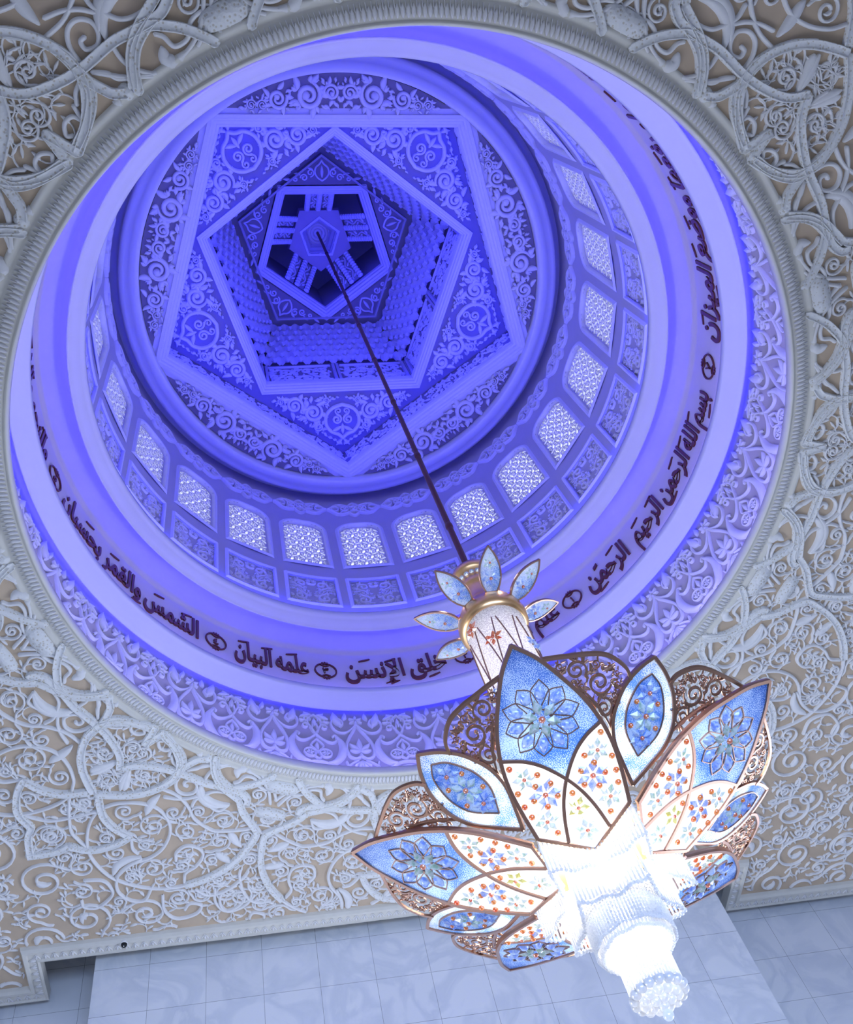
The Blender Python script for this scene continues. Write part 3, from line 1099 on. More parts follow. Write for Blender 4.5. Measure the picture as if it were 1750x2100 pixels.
def lat(P, w, closed=False):
    P = np.asarray(P)
    if closed:
        P = np.concatenate([P, P[:1]])
    for r_ in trunc(P, AP):
        stroke(mb, P[r_], w, .04, cm, -.11, FL)


dx, dz = .285, .247
for r in range(-1, 9):
    for c in range(-3, 4):
        x = c * dx + (.5 * dx if r % 2 else 0)
        z = WZ0 + .02 + r * dz
        a = np.linspace(0, 2 * PI, 19)[:-1]
        lat(np.stack([x + .105 * np.cos(a), z + .105 * np.sin(a)], -1), .026, True)
        for q in range(6):
            b = PI / 6 + q * PI / 3
            lat(cr([(x + .035 * math.cos(b), z + .035 * math.sin(b)), (x + .09 * math.cos(b + .35), z + .09 * math.sin(b + .35)), (x + .165 * math.cos(b), z + .165 * math.sin(b))], 4), .025)
stroke(mb, np.concatenate([AP, AP[:1]]), .06, .04, cm, -.11, FL)
mb.build('lattice', M['dome_relief'], win0, False)

# square panel: frame and scrollwork
pan0 = empty('relief_panel')
mb = MB()
po = np.array([(-PH - .07, PZ0 - .07), (PH + .07, PZ0 - .07), (PH + .07, PZ1 + .07), (-PH - .07, PZ1 + .07)])


def dens(P, n=8):
    out = []
    for i_ in range(4):
        for t_ in np.arange(n) / n:
            out.append(P[i_] + (P[(i_ + 1) % 4] - P[i_]) * t_)
    return np.array(out)


a_, b_ = dens(RP), dens(po)
k = len(a_)
A3, B3, C3, D3, A4 = cm(a_, np.zeros(k)), cm(a_, np.full(k, -.06)), cm(b_, np.zeros(k)), cm((a_ + b_) / 2, np.full(k, .035)), cm(a_ + (b_ - a_) * .12, np.full(k, .03))
n_ = np.arange(k)
for X3, Y3 in ((B3, A3), (A3, A4), (A4, D3), (D3, C3)):
    mb.add(np.concatenate([X3, Y3]), np.stack([n_, (n_ + 1) % k, k + (n_ + 1) % k, k + n_], -1))
mb.build('frame', M['dome_white'], pan0, False)
mb = MB()
g = np.linspace(-PH, PH, 9)
V = np.concatenate([cm(np.stack([g, np.full(9, PZ0)], -1), np.full(9, -.055)), cm(np.stack([g, np.full(9, PZ1)], -1), np.full(9, -.055))])
mb.add(V, [(q, q + 1, q + 10, q + 9) for q in range(8)])
mb.build('ground', M['drum_wall'], pan0, False)
mb = MB()


def pm(UV, H):
    return cm(UV, H - .055)


half = np.array([(.012, PZ0 + .02), (PH - .015, PZ0 + .02), (PH - .015, PZ1 - .02), (.012, PZ1 - .02)])
C = pack(half, (.15, .12, .09, .07, .055, .042), rng, 300)
scrolls(mb, C, rng, pm, .26, .04, 1.3, 4)


class _F:
    pass


# mirror the half in angle: y changes sign
V = np.concatenate(mb.v)
n0 = mb.n
V2 = V * np.array([1, -1, 1])
mb.v.append(V2)
mb.q += [q[:, ::-1] + n0 for q in mb.q]
mb.t += [q[:, ::-1] + n0 for q in mb.t]
mb.n *= 2
mb.build('scroll_carving', M['dome_relief'], pan0)

ORD = ['first', 'second', 'third', 'fourth', 'fifth', 'sixth', 'seventh', 'eighth', 'ninth', 'tenth', 'eleventh', 'twelfth', 'thirteenth', 'fourteenth']


def bay_where(k):
    """bay 0 is the one straight below the star's lowest point; +k runs clockwise on the wall (to the left seen from the hall)"""
    kk = k if k <= 12 else k - 24
    if kk == 0:
        return 'in line with the lowest star point'
    if kk > 0:
        return ORD[kk - 1] + ' left of the lowest star point'
    return ORD[-kk - 1] + ' right of the lowest star point'


for k in range(24):
    rz = R_(88.9 + 15 * k)
    for src in (bay, braid):
        o = src if k == 0 else src.copy()
        if k:
            COL.objects.link(o)
            o.parent = drum
        o.rotation_euler = (0, 0, rz)
for k in range(24):
    rz = R_(88.9 + 15 * k)
    w = win0 if k == 0 else copy_tree(win0)
    w.name = 'window_%d' % (k + 1)
    w.rotation_euler = (0, 0, rz)
    tag(w, 'arched window with white lattice, ' + bay_where(k), 'window', 'arched lattice windows round the dome drum', 'structure')
for k in range(24):
    p = pan0 if k == 0 else copy_tree(pan0)
    p.rotation_euler = (0, 0, R_(88.9 + 15 * k))
    tag(p, 'square carved panel under an arched window, ' + bay_where(k), 'relief panel', 'square relief panels round the dome drum')
# ---- star ceiling
A0 = R_(89.1)
A1 = A0 + PI / 5
star = lathe_obj('ceiling_star_ring', [(4.63, 22.02), (4.50, 21.98), (4.44, 21.80), (4.433, 21.66), (4.41, 21.60), (4.38, 21.575), (4.33, 21.55), (4.24, 21.54), (4.225, 21.515), (4.12, 21.49),
                                       (4.065, 21.48), (4.045, 21.50), (4.04, 21.54), (4.04, 21.80)], M['dome_white'], 'white moulded ring framing the five pointed star ceiling', 'ceiling')


def pv(R, ph, k, z):
    a = ph + k * 2 * PI / 5
    return np.array([R * math.cos(a), R * math.sin(a), z])


def seg_panel(k):
    """circular segment between the ring and one side of the pentagon"""
    a0, a1 = A0 + k * 2 * PI / 5, A0 + (k + 1) * 2 * PI / 5
    e = R_(4.5)
    t = np.linspace(a0 + e, a1 - e, 26)
    arc_ = np.stack([4.03 * np.cos(t), 4.03 * np.sin(t)], -1)
    return arc_


def sym_fill(mb, poly2, axis_a, mp, radii, wf, h, seed, first=(), turns=1.35, leaves=4):
    """pack scrolls in one half of a polygon that is mirror symmetric about the ray at axis_a, then mirror"""
    c, s = math.cos(-axis_a), math.sin(-axis_a)
    L = np.stack([poly2[:, 0] * c - poly2[:, 1] * s, poly2[:, 0] * s + poly2[:, 1] * c], -1)   # x along axis
    # upper half (y >= 0.02)
    H = []
    n = len(L)
    for i in range(n):
        p, q = L[i], L[(i + 1) % n]
        if p[1] >= .015:
            H.append(p)
        if (p[1] - .015) * (q[1] - .015) < 0:
            t = (.015 - p[1]) / (q[1] - p[1])
            H.append(p + (q - p) * t)
    H = np.array(H)
    g = np.random.default_rng(seed)
    C = pack(H, radii, g, 900, .0, first)
    ca, sa = math.cos(axis_a), math.sin(axis_a)
    for sg in (1, -1):
        def mp2(UV, Hh, sg=sg):
            y = UV[:, 1] * sg
            return mp(np.stack([UV[:, 0] * ca - y * sa, UV[:, 0] * sa + y * ca], -1), Hh)
        scrolls(mb, C, np.random.default_rng(seed + 1), mp2, wf, h, turns, leaves, small=.085)


SEGW = {0: 'left of the lowest star point', 1: 'on the left side of the star', 2: 'above the star', 3: 'on the right side of the star', 4: 'right of the lowest star point'}
ZS = 21.74
for k in range(5):
    arc_ = seg_panel(k)
    mb = MB()
    base = np.stack([arc_[:, 0], arc_[:, 1], np.full(len(arc_), ZS)], -1)
    poly(mb, base)
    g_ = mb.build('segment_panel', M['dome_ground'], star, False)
    mb = MB()
    inner = arc_ * (3.96 / 4.03)
    # keep clear of the frame
    sym_fill(mb, inner, A0 + (k + .5) * 2 * PI / 5, down_map(ZS), (.30, .26, .22, .19, .16, .13, .10, .08, .06, .045, .035, .028), .33, .07, 40, (), 1.7, 5)
    mb.build('scroll_carving', M['dome_relief'], g_)

P1 = [(4.34, 21.76), (4.12, 21.76), (4.115, 21.70), (4.04, 21.695), (4.03, 21.72), (3.985, 21.725), (3.965, 21.77), (3.91, 21.78), (3.885, 21.83), (3.85, 21.84), (3.825, 21.89), (3.82, 22.02), (3.98, 22.04)]
mb = MB()
pent_frame(mb, P1, A0)
mb.build('pentagon_frame', M['dome_white'], star, False)

# ---- first shaft: walls between the outer and the inner pentagon
ZA, ZB = 22.0, 22.93
R1 = 4.0


def pent_wall(name, R, ph, z0, z1, mat, label):
    m_ = MB()
    for k in range(5):
        a, b = pv(R, ph, k, z0), pv(R, ph, k + 1, z0)
        a2, b2 = pv(R, ph, k, z1), pv(R, ph, k + 1, z1)
        m_.add([a, b, b2, a2], [[0, 1, 2, 3]])
    o_ = m_.build(name, mat, None, False)
    tag(o_, label, 'wall', kind='structure')
    return o_


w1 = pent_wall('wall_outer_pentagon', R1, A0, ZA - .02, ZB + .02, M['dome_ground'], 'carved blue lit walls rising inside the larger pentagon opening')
for k in range(5):
    a, b = pv(R1, A0, k, 0), pv(R1, A0, k + 1, 0)
    u = (b - a) / np.linalg.norm(b - a)
    nn = -(a + b) / np.linalg.norm(a + b)
    L = np.linalg.norm(b - a)
    mp = plane_map(a, u, (0, 0, 1), nn)
    mb = MB()
    g = np.random.default_rng(70)
    rect = np.array([(.05, ZA + .02), (L / 2 - .01, ZA + .02), (L / 2 - .01, ZB - .03), (.05, ZB - .03)])
    C = pack(rect, (.17, .14, .11, .085, .065, .05), g, 500)
    scrolls(mb, C, np.random.default_rng(3), mp, .26, .035, 1.3, 3)
    C2 = [(L - x, y, r) for x, y, r in C]
    scrolls(mb, C2, np.random.default_rng(3), mp, .26, .035, 1.3, 3)
    mb.build('scroll_carving', M['dome_relief'], w1)

# ---- second level soffit: five triangles
Z2 = 22.93
lev2 = empty('ceiling_inner_star')
tag(lev2, 'inner star ceiling of five carved triangles around the smaller pentagon opening', 'ceiling', kind='structure')
P2 = [(3.12, 22.95), (3.045, 22.95), (3.04, 22.885), (2.985, 22.88), (2.975, 22.91), (2.93, 22.92), (2.915, 22.97), (2.875, 22.985), (2.86, 23.04), (2.83, 23.06), (2.815, 23.12), (2.81, 23.24), (2.96, 23.26)]
mb = MB()
pent_frame(mb, P2, A1)
mb.build('pentagon_frame', M['dome_white'], lev2, False)
for k in range(5):
    v = pv(R1, A0, k, Z2)
    m0 = (pv(R1, A0, k - 1, Z2) + v) / 2
    m1 = (pv(R1, A0, k + 1, Z2) + v) / 2
    q0, q1 = pv(2.98, A1, k - 1, Z2), pv(2.98, A1, k, Z2)
    mb = MB()
    poly(mb, [m0, v, m1, q1, q0])
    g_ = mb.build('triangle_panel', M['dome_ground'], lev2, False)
    sh = lambda p, f: (p[:2] * f)
    q0s, q1s = pv(3.12, A1, k - 1, Z2)[:2], pv(3.12, A1, k, Z2)[:2]
    c_ = (v[:2] + q0s + q1s) / 3
    pl = np.array([c_ + (p - c_) * .95 for p in (q0s, v[:2] * .985, q1s)])
    mb = MB()
    ax = A0 + k * 2 * PI / 5
    # framed palmette in the middle of each triangle
    ca, sa = math.cos(ax), math.sin(ax)
    dm = down_map(Z2)

    def mpt(UV, H, ca=ca, sa=sa):
        return dm(np.stack([UV[:, 0] * ca - UV[:, 1] * sa, UV[:, 0] * sa + UV[:, 1] * ca], -1), H)
    for s in (1, -1):
        stroke(mb, cr([(3.60, 0), (3.50, s * .10), (3.42, s * .27), (3.24, s * .38), (3.02, s * .36), (2.86, s * .22), (2.78, 0)], 6), .085, .075, mpt)
        stroke(mb, spiral((3.13, s * .13), .115, PI, 1.5, s, .25), .05, .06, mpt)
        stroke(mb, spiral((2.93, s * .09), .08, 0, 1.2, s, .25), .04, .06, mpt)
        leaf(mb, (3.30, s * .03), s * .8, .22, .09, .06, mpt, .3 * s)
        leaf(mb, (3.60, s * .02), s * .45, .2, .08, .06, mpt, .3 * s)
    leaf(mb, (3.24, 0), 0, .24, .09, .07, mpt, 0)
    sym_fill(mb, pl, ax, dm, (.23, .2, .17, .14, .115, .09, .07, .05), .30, .065, 90, ((3.16, 0, .42), (2.9, .0, .30)), 1.4, 4) if False else None
    c2, s2 = math.cos(-ax), math.sin(-ax)
    Lp = np.stack([pl[:, 0] * c2 - pl[:, 1] * s2, pl[:, 0] * s2 + pl[:, 1] * c2], -1)
    tipp = Lp[1]
    far = Lp[2] if Lp[2][1] > 0 else Lp[0]
    inn = np.array([tipp + [-.04, .012], far, [far[0], .012]])
    # half triangle, minus the palmette disc
    g = np.random.default_rng(91)
    C = pack(inn, (.24, .21, .18, .15, .12, .095, .075, .055, .045, .035, .028), g, 1200, 0, ((3.15, 0, .44), (2.88, 0, .26)))[2:]
    for sg in (1, -1):
        scrolls(mb, C, np.random.default_rng(92), lambda UV, H, sg=sg: mpt(UV * np.array([1, sg]), H), .33, .065, 1.7, 5, small=.08)
    mb.build('palmette_carving', M['dome_relief'], g_)

# ---- second shaft with panels and muqarnas
R2, ZD, ZE = 2.95, 23.24, 26.2
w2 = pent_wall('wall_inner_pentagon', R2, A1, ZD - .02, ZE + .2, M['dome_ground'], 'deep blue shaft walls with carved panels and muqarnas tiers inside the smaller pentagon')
for k in range(5):
    a, b = pv(R2, A1, k, 0), pv(R2, A1, k + 1, 0)
    u = (b - a) / np.linalg.norm(b - a)
    nn = -(a + b) / np.linalg.norm(a + b)
    L = np.linalg.norm(b - a)
    mp = plane_map(a, u, (0, 0, 1), nn)
    mb = MB()
    g = np.random.default_rng(170)
    for x0, x1 in ((.14, L / 2 - .12), (L / 2 + .12, L - .14)):
        rect = np.array([(x0, ZD + .08), (x1, ZD + .08), (x1, 24.42), (x0, 24.42)])
        scrolls(mb, pack(rect, (.19, .16, .13, .10, .08, .06), g, 400), g, mp, .26, .035, 1.3, 3)
        stroke(mb, np.array([(x0, ZD + .06), (x1, ZD + .06)]), .04, .04, mp, 0, FL)
        stroke(mb, np.array([(x0, 24.46), (x1, 24.46)]), .05, .05, mp, 0, FL)
    mb.build('wall_carving', M['dome_relief'], w2)
    mb = MB()
    for xc in (0.07, L / 2, L - .07):
        for q in (-.045, .045):
            stroke(mb, np.array([(xc + q, ZD + .05), (xc + q, 24.5)]), .075, .07, mp, 0, FL)
    mb.build('pilaster', M['drum_wall'], w2, False)
    # muqarnas: tiers stepping inward and upward
    mb = MB()
    ap0, ap1 = R2 * math.cos(PI / 5), 2.42 * math.cos(PI / 5)
    NT = 7
    for t in range(NT):
        f = (t + .3) / NT
        ap = ap0 + (ap1 - ap0) * f
        z = 24.6 + 1.62 * f
        half = ap * math.tan(PI / 5)
        n = 11 if t % 2 == 0 else 10
        mid = -nn * ap
        w_ = 2 * half / 11
        for c in range(n):
            x = (c - (n - 1) / 2) * w_
            cc = mid + u * x + np.array([0, 0, z])
            d = .12
            # niche head: pointed shell
            hw = w_ * .47
            ring0 = []
            for q in np.linspace(-1, 1, 7):
                zz = .23 * (1 - abs(q) ** 1.7)
                ring0.append(cc + u * q * hw + np.array([0, 0, zz]) + nn * (.10 + .02 * (1 - abs(q))))
            back = cc - nn * .06 + np.array([0, 0, .02])
            V = np.array(ring0 + [back])
            mb.add(V, None, [(q, q + 1, 7) for q in range(6)])
            # lip
            for q in range(6):
                p0, p1 = ring0[q], ring0[q + 1]
                mb.add([p0, p1, p1 + nn * .03 + np.array([0, 0, .05]), p0 + nn * .03 + np.array([0, 0, .05])], [[0, 1, 2, 3]])
            # pendant between niches
            bead(mb, cc + u * w_ / 2 + nn * .11 + np.array([0, 0, -.01]), w_ * .15, 6, 5)
            V = [cc + u * w_ / 2 + nn * .11 + np.array([0, 0, -.13])] + [cc + u * w_ / 2 + nn * .11 + np.array([0, 0, .0]) + u * .07 * math.cos(q) + nn * .07 * math.sin(q) for q in np.arange(6) * PI / 3]
            mb.add(V, None, [(0, 1 + q, 1 + (q + 1) % 6) for q in range(6)])
    mb.build('muqarnas', M['dome_relief'], w2, False)

# ---- third level plate
Z3 = 26.24
lev3 = empty('ceiling_upper_star')
tag(lev3, 'small upper star ceiling with five carved triangles around the lantern opening', 'ceiling', kind='structure')
mb = MB()
pent_frame(mb, [(2.6, 26.5), (2.12, 26.45), (2.115, 26.17), (2.06, 26.165), (2.05, 26.24)], A1)
mb.build('plate_edge', M['drum_wall'], lev3, False)
P4 = [(1.78, 26.24), (1.755, 26.24), (1.75, 26.19), (1.69, 26.185), (1.68, 26.215), (1.62, 26.225), (1.60, 26.28), (1.55, 26.30), (1.53, 26.36), (1.495, 26.38), (1.485, 26.5), (1.62, 26.52)]
mb = MB()
pent_frame(mb, P4, A0)
mb.build('pentagon_frame', M['dome_white'], lev3, False)
for k in range(5):
    v = pv(2.06, A1, k, Z3)
    m0, m1 = (pv(2.06, A1, k - 1, Z3) + v) / 2, (pv(2.06, A1, k + 1, Z3) + v) / 2
    q0, q1 = pv(1.70, A0, k, Z3), pv(1.70, A0, k + 1, Z3)
    mb = MB()
    poly(mb, [m0, v, m1, q1, q0])
    g_ = mb.build('triangle_panel', M['dome_ground'], lev3, False)
    ax = A1 + k * 2 * PI / 5
    ca, sa = math.cos(ax), math.sin(ax)
    dm3 = down_map(Z3)

    def mpt(UV, H, ca=ca, sa=sa):
        return dm3(np.stack([UV[:, 0] * ca - UV[:, 1] * sa, UV[:, 0] * sa + UV[:, 1] * ca], -1), H)
    mb = MB()
    for s in (1, -1):
        stroke(mb, cr([(1.98, 0), (1.90, s * .05), (1.82, s * .14), (1.70, s * .16), (1.60, s * .10), (1.53, 0)], 5), .045, .04, mpt)
        stroke(mb, spiral((1.71, s * .27), .09, PI, 1.3, s, .25), .04, .04, mpt)
        stroke(mb, spiral((1.60, s * .42), .085, PI / 2 * s, 1.3, -s, .25), .04, .04, mpt)
        stroke(mb, spiral((1.57, s * .62), .06, 0, 1.2, s, .25), .035, .04, mpt)
        leaf(mb, (1.56, s * .72), s * PI / 2, .2, .07, .04, mpt, -.1 * s)
        leaf(mb, (1.76, s * .2), s * .9, .14, .06, .04, mpt, .3 * s)
        leaf(mb, (1.66, s * .5), s * 1.1, .15, .06, .04, mpt, .3 * s)
    leaf(mb, (1.60, 0), 0, .26, .07, .05, mpt, 0)
    mb.build('palmette_carving', M['dome_relief'], g_)

# ---- lantern: dark chamber, ribbed bars, central pentagon with the rod boss
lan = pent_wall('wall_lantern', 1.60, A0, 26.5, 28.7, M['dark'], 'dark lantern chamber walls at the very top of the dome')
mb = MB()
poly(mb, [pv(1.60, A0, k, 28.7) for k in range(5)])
mb.build('lantern_roof', M['dark'], lan, False)
boss = empty('ceiling_lantern_boss')
tag(boss, 'central blue pentagon with rosette holding the chandelier rod, carried on ribbed bars', 'ceiling', kind='structure')
Z5 = 27.42
mb = MB()
pent_frame(mb, [(.86, 27.6), (.83, 27.43), (.82, 27.41), (.78, 27.41)], A0)
for k in range(5):
    # plate from the outer pentagon to the turned inner one
    v = pv(.79, A0, k, Z5)
    v2 = pv(.79, A0, k + 1, Z5)
    q0, q1, q2 = pv(.52, A1, k - 1, Z5), pv(.52, A1, k, Z5), pv(.52, A1, k, Z5)
    mb.add([v, v2, q1], None, [(0, 1, 2)])
    mb.add([v, q1, q0], None, [(0, 1, 2)])
mb.build('boss_plate', M['frieze_ground'], boss, False)
mb = MB()
pent_frame(mb, [(.54, 27.42), (.53, 27.39), (.47, 27.39), (.46, 27.46), (.43, 27.5), (.42, 27.62), (.36, 27.72), (.34, 27.86), (.30, 27.95)], A1)
lathe(mb, [(.31, 27.9), (.30, 27.94), (.27, 27.93), (.25, 27.98), (.20, 27.97), (.18, 28.03), (.13, 28.02), (.09, 28.08), (.05, 28.06), (.0, 28.1)], 32)
for k in range(10):
    a = A1 + k * PI / 5
    R_k = .48 if k % 2 == 0 else .40
    bead(mb, (R_k * math.cos(a), R_k * math.sin(a), 27.44), .055, 6, 5)
mb.build('rosette', M['dome_relief'], boss, False)
for k in range(5):
    a, b = pv(1.50, A0, k, 0), pv(1.50, A0, k + 1, 0)
    u = (b - a) / np.linalg.norm(b - a)
    mid = (a + b) / 2
    nn = -mid / np.linalg.norm(mid)
    ap = np.linalg.norm(mid)
    ap5 = .84 * math.cos(PI / 5)
    s0 = mid + nn * .01 + np.array([0, 0, 26.66])
    s1 = nn * -ap5 + np.array([0, 0, 27.46])
    dirv = (s1 - s0)
    Lr = np.linalg.norm(dirv)
    dirv /= Lr
    nb = np.cross(u, dirv)
    nb = nb if nb[2] < 0 else -nb
    mpb = plane_map(s0, dirv, u, nb)
    mb = MB()
    for x in (-.30, -.02, .26):
        for q in range(10):
            xx = (q + .5) * Lr / 10
            stroke(mb, np.array([(xx, x - .038), (xx, x), (xx, x + .038)]), Lr / 10 * .95, .06, mpb, 0, RO)
        mb.add(mpb(np.array([(0, x - .045), (Lr, x - .045), (Lr, x + .045), (0, x + .045)]), np.zeros(4)), [[0, 1, 2, 3]])
    mb.build('ribbed_bar', M['dome_white'], boss, False)
    mb = MB()
    for x0, x1 in ((-.23, -.07), (.07, .23)):
        mb.add(mpb(np.array([(.03, x0), (Lr, x0), (Lr, x1), (.03, x1)]), np.full(4, -.03)), [[0, 1, 2, 3]])
    mb.build('bar_ground', M['dark'], boss, False)
    mb = MB()
    for xc in (-.15, .15):
        tt = np.linspace(.1, .92, 22)
        stroke(mb, np.stack([tt * Lr, xc + .045 * np.sin(tt * 4 * PI)], -1), .035, .03, mpb, -.03)
        for q in range(4):
            leaf(mb, ((.16 + q * .22) * Lr, xc), .8 if q % 2 else -.8, .11, .045, .03, mpb, 0, -.03)
    mb.build('bar_carving', M['dome_relief'], boss)


# ---- blue LED strips laid on the hidden ledges
def led(par, R, z, mat, label, n=120, ph=0.0, r=.018, sides=5):
    m_ = MB()
    a = np.arange(sides) * 2 * PI / sides
    if n > 5:
        lathe(m_, [(R + r * math.cos(q), z + r * math.sin(q)) for q in a], n, ph, True)
    else:
        lathe(m_, [(R + r * math.cos(q), z + r * math.sin(q)) for q in a], 5, ph, True)
    o_ = m_.build('led_strip', mat, par, True)
    o_['label'] = label
    return o_


led(ring, 5.05, 13.0, M['led_ledge'], 'blue light strip lying on the hidden ledge above the ceiling ring trim', r=.02)
led(corn_lo, 5.07, 15.05, M['led_sill'], 'added pale blue light strip behind the lip on top of the lower cornice', r=.012)  # added strip, turns the underside of the upper cornice bluer
led(corn_lo, 5.285, 15.10, M['led_frieze'], 'blue light strip tucked behind the lower cornice over the heart frieze', r=.02)
led(corn_up, 4.712, 16.63, M['led_band'], 'blue light strip tucked behind the upper cornice over the lettering', r=.015)
led(corn_up, 4.55, 16.655, M['led_drum'], 'blue light strip on the upper cornice ledge below the square panels', r=.02)
led(star, 3.91, 22.06, M['led_star'], 'blue light strip on the ledge of the larger pentagon frame', 5, A0, .03)
led(lev2, 2.885, 23.29, M['led_shaft'], 'blue light strip on the ledge of the smaller pentagon frame', 5, A1, .03)
led(lev3, 1.555, 26.55, M['led_lantern'], 'blue light strip on the ledge of the lantern frame', 5, A0, .02)
# ================================================================== inscription
# contextual letter forms: isolated, final, initial, medial
FORM = {'ا': 0xFE8D, 'ب': 0xFE8F, 'ت': 0xFE95, 'ج': 0xFE9D, 'ح': 0xFEA1, 'د': 0xFEA9, 'ر': 0xFEAD, 'ز': 0xFEAF, 'س': 0xFEB1, 'ش': 0xFEB5,
        'ض': 0xFEBD, 'ع': 0xFEC9, 'ف': 0xFED1, 'ق': 0xFED5, 'ل': 0xFEDD, 'م': 0xFEE1, 'ن': 0xFEE5, 'ه': 0xFEE9, 'و': 0xFEED, 'ي': 0xFEF1,
        'خ': 0xFEA5, 'ء': 0xFE80, 'ط': 0xFEC1, 'إ': 0xFE87}
RIGHT_ONLY = set('ادرزوإ')
NO_JOIN = set('ء ')
MARKS = '\u064e\u064f\u0650\u0651\u0652'


def shape(word):
    """visual (left to right) glyph string for a word written right to left"""
    L = []
    for ch in word:
        if ch in MARKS:
            L[-1][1] += ch
        else:
            L.append([ch, ''])
    out = []
    n = len(L)
    i = 0
    while i < n:
        ch, mk = L[i]
        if ch == ' ':
            out.append(' ')
            i += 1
            continue
        pj = i > 0 and L[i - 1][0] not in RIGHT_ONLY and L[i - 1][0] not in NO_JOIN and ch != 'ء'
        if ch == 'ل' and i + 1 < n and L[i + 1][0] in 'اإ':
            base = 0xFEFB if L[i + 1][0] == 'ا' else 0xFEF9
            out.append(L[i + 1][1] + mk + chr(base + (1 if pj else 0)))
            i += 2
            continue
        nj = i + 1 < n and ch not in RIGHT_ONLY and ch not in NO_JOIN and L[i + 1][0] not in NO_JOIN
        b = FORM[ch]
        if ch == 'ء':
            f = 0
        elif ch in RIGHT_ONLY:
            f = 1 if pj else 0
        else:
            f = 3 if (pj and nj) else 1 if pj else 2 if nj else 0
        out.append(mk + chr(b + f))
        i += 1
    return ''.join(reversed(out))


DG = None


def text_mesh(s, bold=.026):
    c = bpy.data.curves.new('lettering', 'FONT')
    c.body = s
    c.size = 1.0
    c.offset = bold
    c.extrude = .03
    c.resolution_u = 4
    o = bpy.data.objects.new('lettering', c)
    COL.objects.link(o)
    bpy.context.view_layer.update()
    dg = bpy.context.evaluated_depsgraph_get()
    me = o.evaluated_get(dg).to_mesh()
    V = np.zeros(len(me.vertices) * 3)
    me.vertices.foreach_get('co', V)
    F = [list(p.vertices) for p in me.polygons]
    o.evaluated_get(dg).to_mesh_clear()
    bpy.data.objects.remove(o)
    bpy.data.curves.remove(c)
    return V.reshape(-1, 3), F


RB = 5.155


def on_band(V, zc):
    a = V[:, 0] / RB
    rr = RB - V[:, 2]
    return np.stack([rr * np.cos(a), rr * np.sin(a), zc + V[:, 1]], -1)


def inscription(text, a_right, a_left, zc, label, vs=.70):
    words = [text_mesh(shape(w_)) for w_ in text.split(' ')]
    pen, spans = 0.0, []
    for V, F in words[::-1]:
        spans.append(pen - V[:, 0].min())
        pen += V[:, 0].max() - V[:, 0].min() + .22
    spans = spans[::-1]
    x0, x1 = 0.0, pen - .22
    ar, al = R_(a_right) * RB, R_(a_left) * RB
    e = empty('inscription')
    tag(e, label, 'inscription', 'brown lettered verses on the ring wall')
    for (V, F), sx in zip(words, spans):
        X = al + (V[:, 0] + sx - x0) / (x1 - x0) * (ar - al)
        Y = (V[:, 1] - .24) * vs
        Zh = np.where(V[:, 2] > 0, .022, -.004)
        m_ = MB()
        m_.add(on_band(np.stack([X, Y, Zh], -1), zc), None, None, F)
        m_.build('word', M['letter'], e, False)
    # slanted vowel strokes above and below the line, cut like the letters
    g = np.random.default_rng(len(text))
    bm = lambda UV, H: on_band(np.stack([UV[:, 0], UV[:, 1], H], -1), zc)
    n = max(1, int(len(text) * .36))
    for q in range(n):
        x = al + (q + .5 + .3 * (g.random() - .5)) / n * (ar - al)
        up = g.random() < .75
        y = .30 + .06 * g.random() if up else -.31 - .03 * g.random()
        m_ = MB()
        stroke(m_, np.array([(x + .10, y - .03), (x, y), (x - .10, y + .035)]), np.array([.028, .042, .024]), .022, bm, -.002, FL)
        m_.build('vowel_stroke', M['letter'], e, False)
    return e


def medallion(deg, digit, zc, label):
    e = empty('verse_medallion')
    tag(e, label, 'medallion', 'round verse marks between the lettering')
    u0 = R_(deg) * RB
    bm = lambda UV, H: on_band(np.stack([UV[:, 0], UV[:, 1], H], -1), zc)
    m_ = MB()
    a = np.linspace(0, 2 * PI, 41)[:-1]
    stroke(m_, np.stack([u0 + .19 * np.cos(a), .205 * np.sin(a)], -1), .028, .024, bm, -.002, FL, True)
    for s in (1, -1):
        stroke(m_, cr([(u0 - .05, s * .235), (u0 - .02, s * .20), (u0, s * .245), (u0 + .02, s * .20), (u0 + .05, s * .235)], 4), .028, .024, bm, -.002, FL)
        stroke(m_, cr([(u0 - .07, s * .165), (u0, s * .13), (u0 + .07, s * .165)], 4), .026, .024, bm, -.002, FL)
    m_.build('ring', M['letter'], e, False)
    V, F = text_mesh(chr(0x0660 + digit))
    X = u0 - (V[:, 0] - (V[:, 0].min() + V[:, 0].max()) / 2) * .20
    Y = (V[:, 1] - .36) * .20
    m_ = MB()
    m_.add(on_band(np.stack([X, Y, np.where(V[:, 2] > 0, .022, -.004)], -1), zc), None, None, F)
    m_.build('numeral', M['letter'], e, False)


f, d, k_, s_, dm_ = '\u064e', '\u064f', '\u0650', '\u0651', '\u0652'
ZL = 15.74
inscription('بسم الله الرحمن الرحيم', 1.4, 32.6, ZL, 'brown lettering beside verse mark seven, on the right of the ring wall')
inscription('الرحم' + f + 'ن', 34.8, 45.6, ZL, 'short brown lettered word just above the first verse medallion, right of the chandelier crown')
medallion(49.5, 1, ZL, 'round brown verse mark with numeral one, right of the chandelier crown')
inscription('علم القرءان', 53.0, 70.5, ZL, 'brown lettered verse partly hidden behind the chandelier column')
medallion(73.6, 2, ZL, 'round brown verse mark with numeral two, half hidden behind the chandelier crown petals')
inscription('خلق الإنسن', 77.6, 98.0, ZL, 'brown lettered verse just left of the chandelier crown, between marks two and three')
medallion(101.8, 3, ZL, 'round brown verse mark with numeral three, under the arched windows at the bottom')
inscription('علمه البيان', 105.2, 120.2, ZL, 'brown lettered verse between the marks three and four')
medallion(124.1, 4, ZL, 'round brown verse mark with numeral four, at the lower left of the ring')
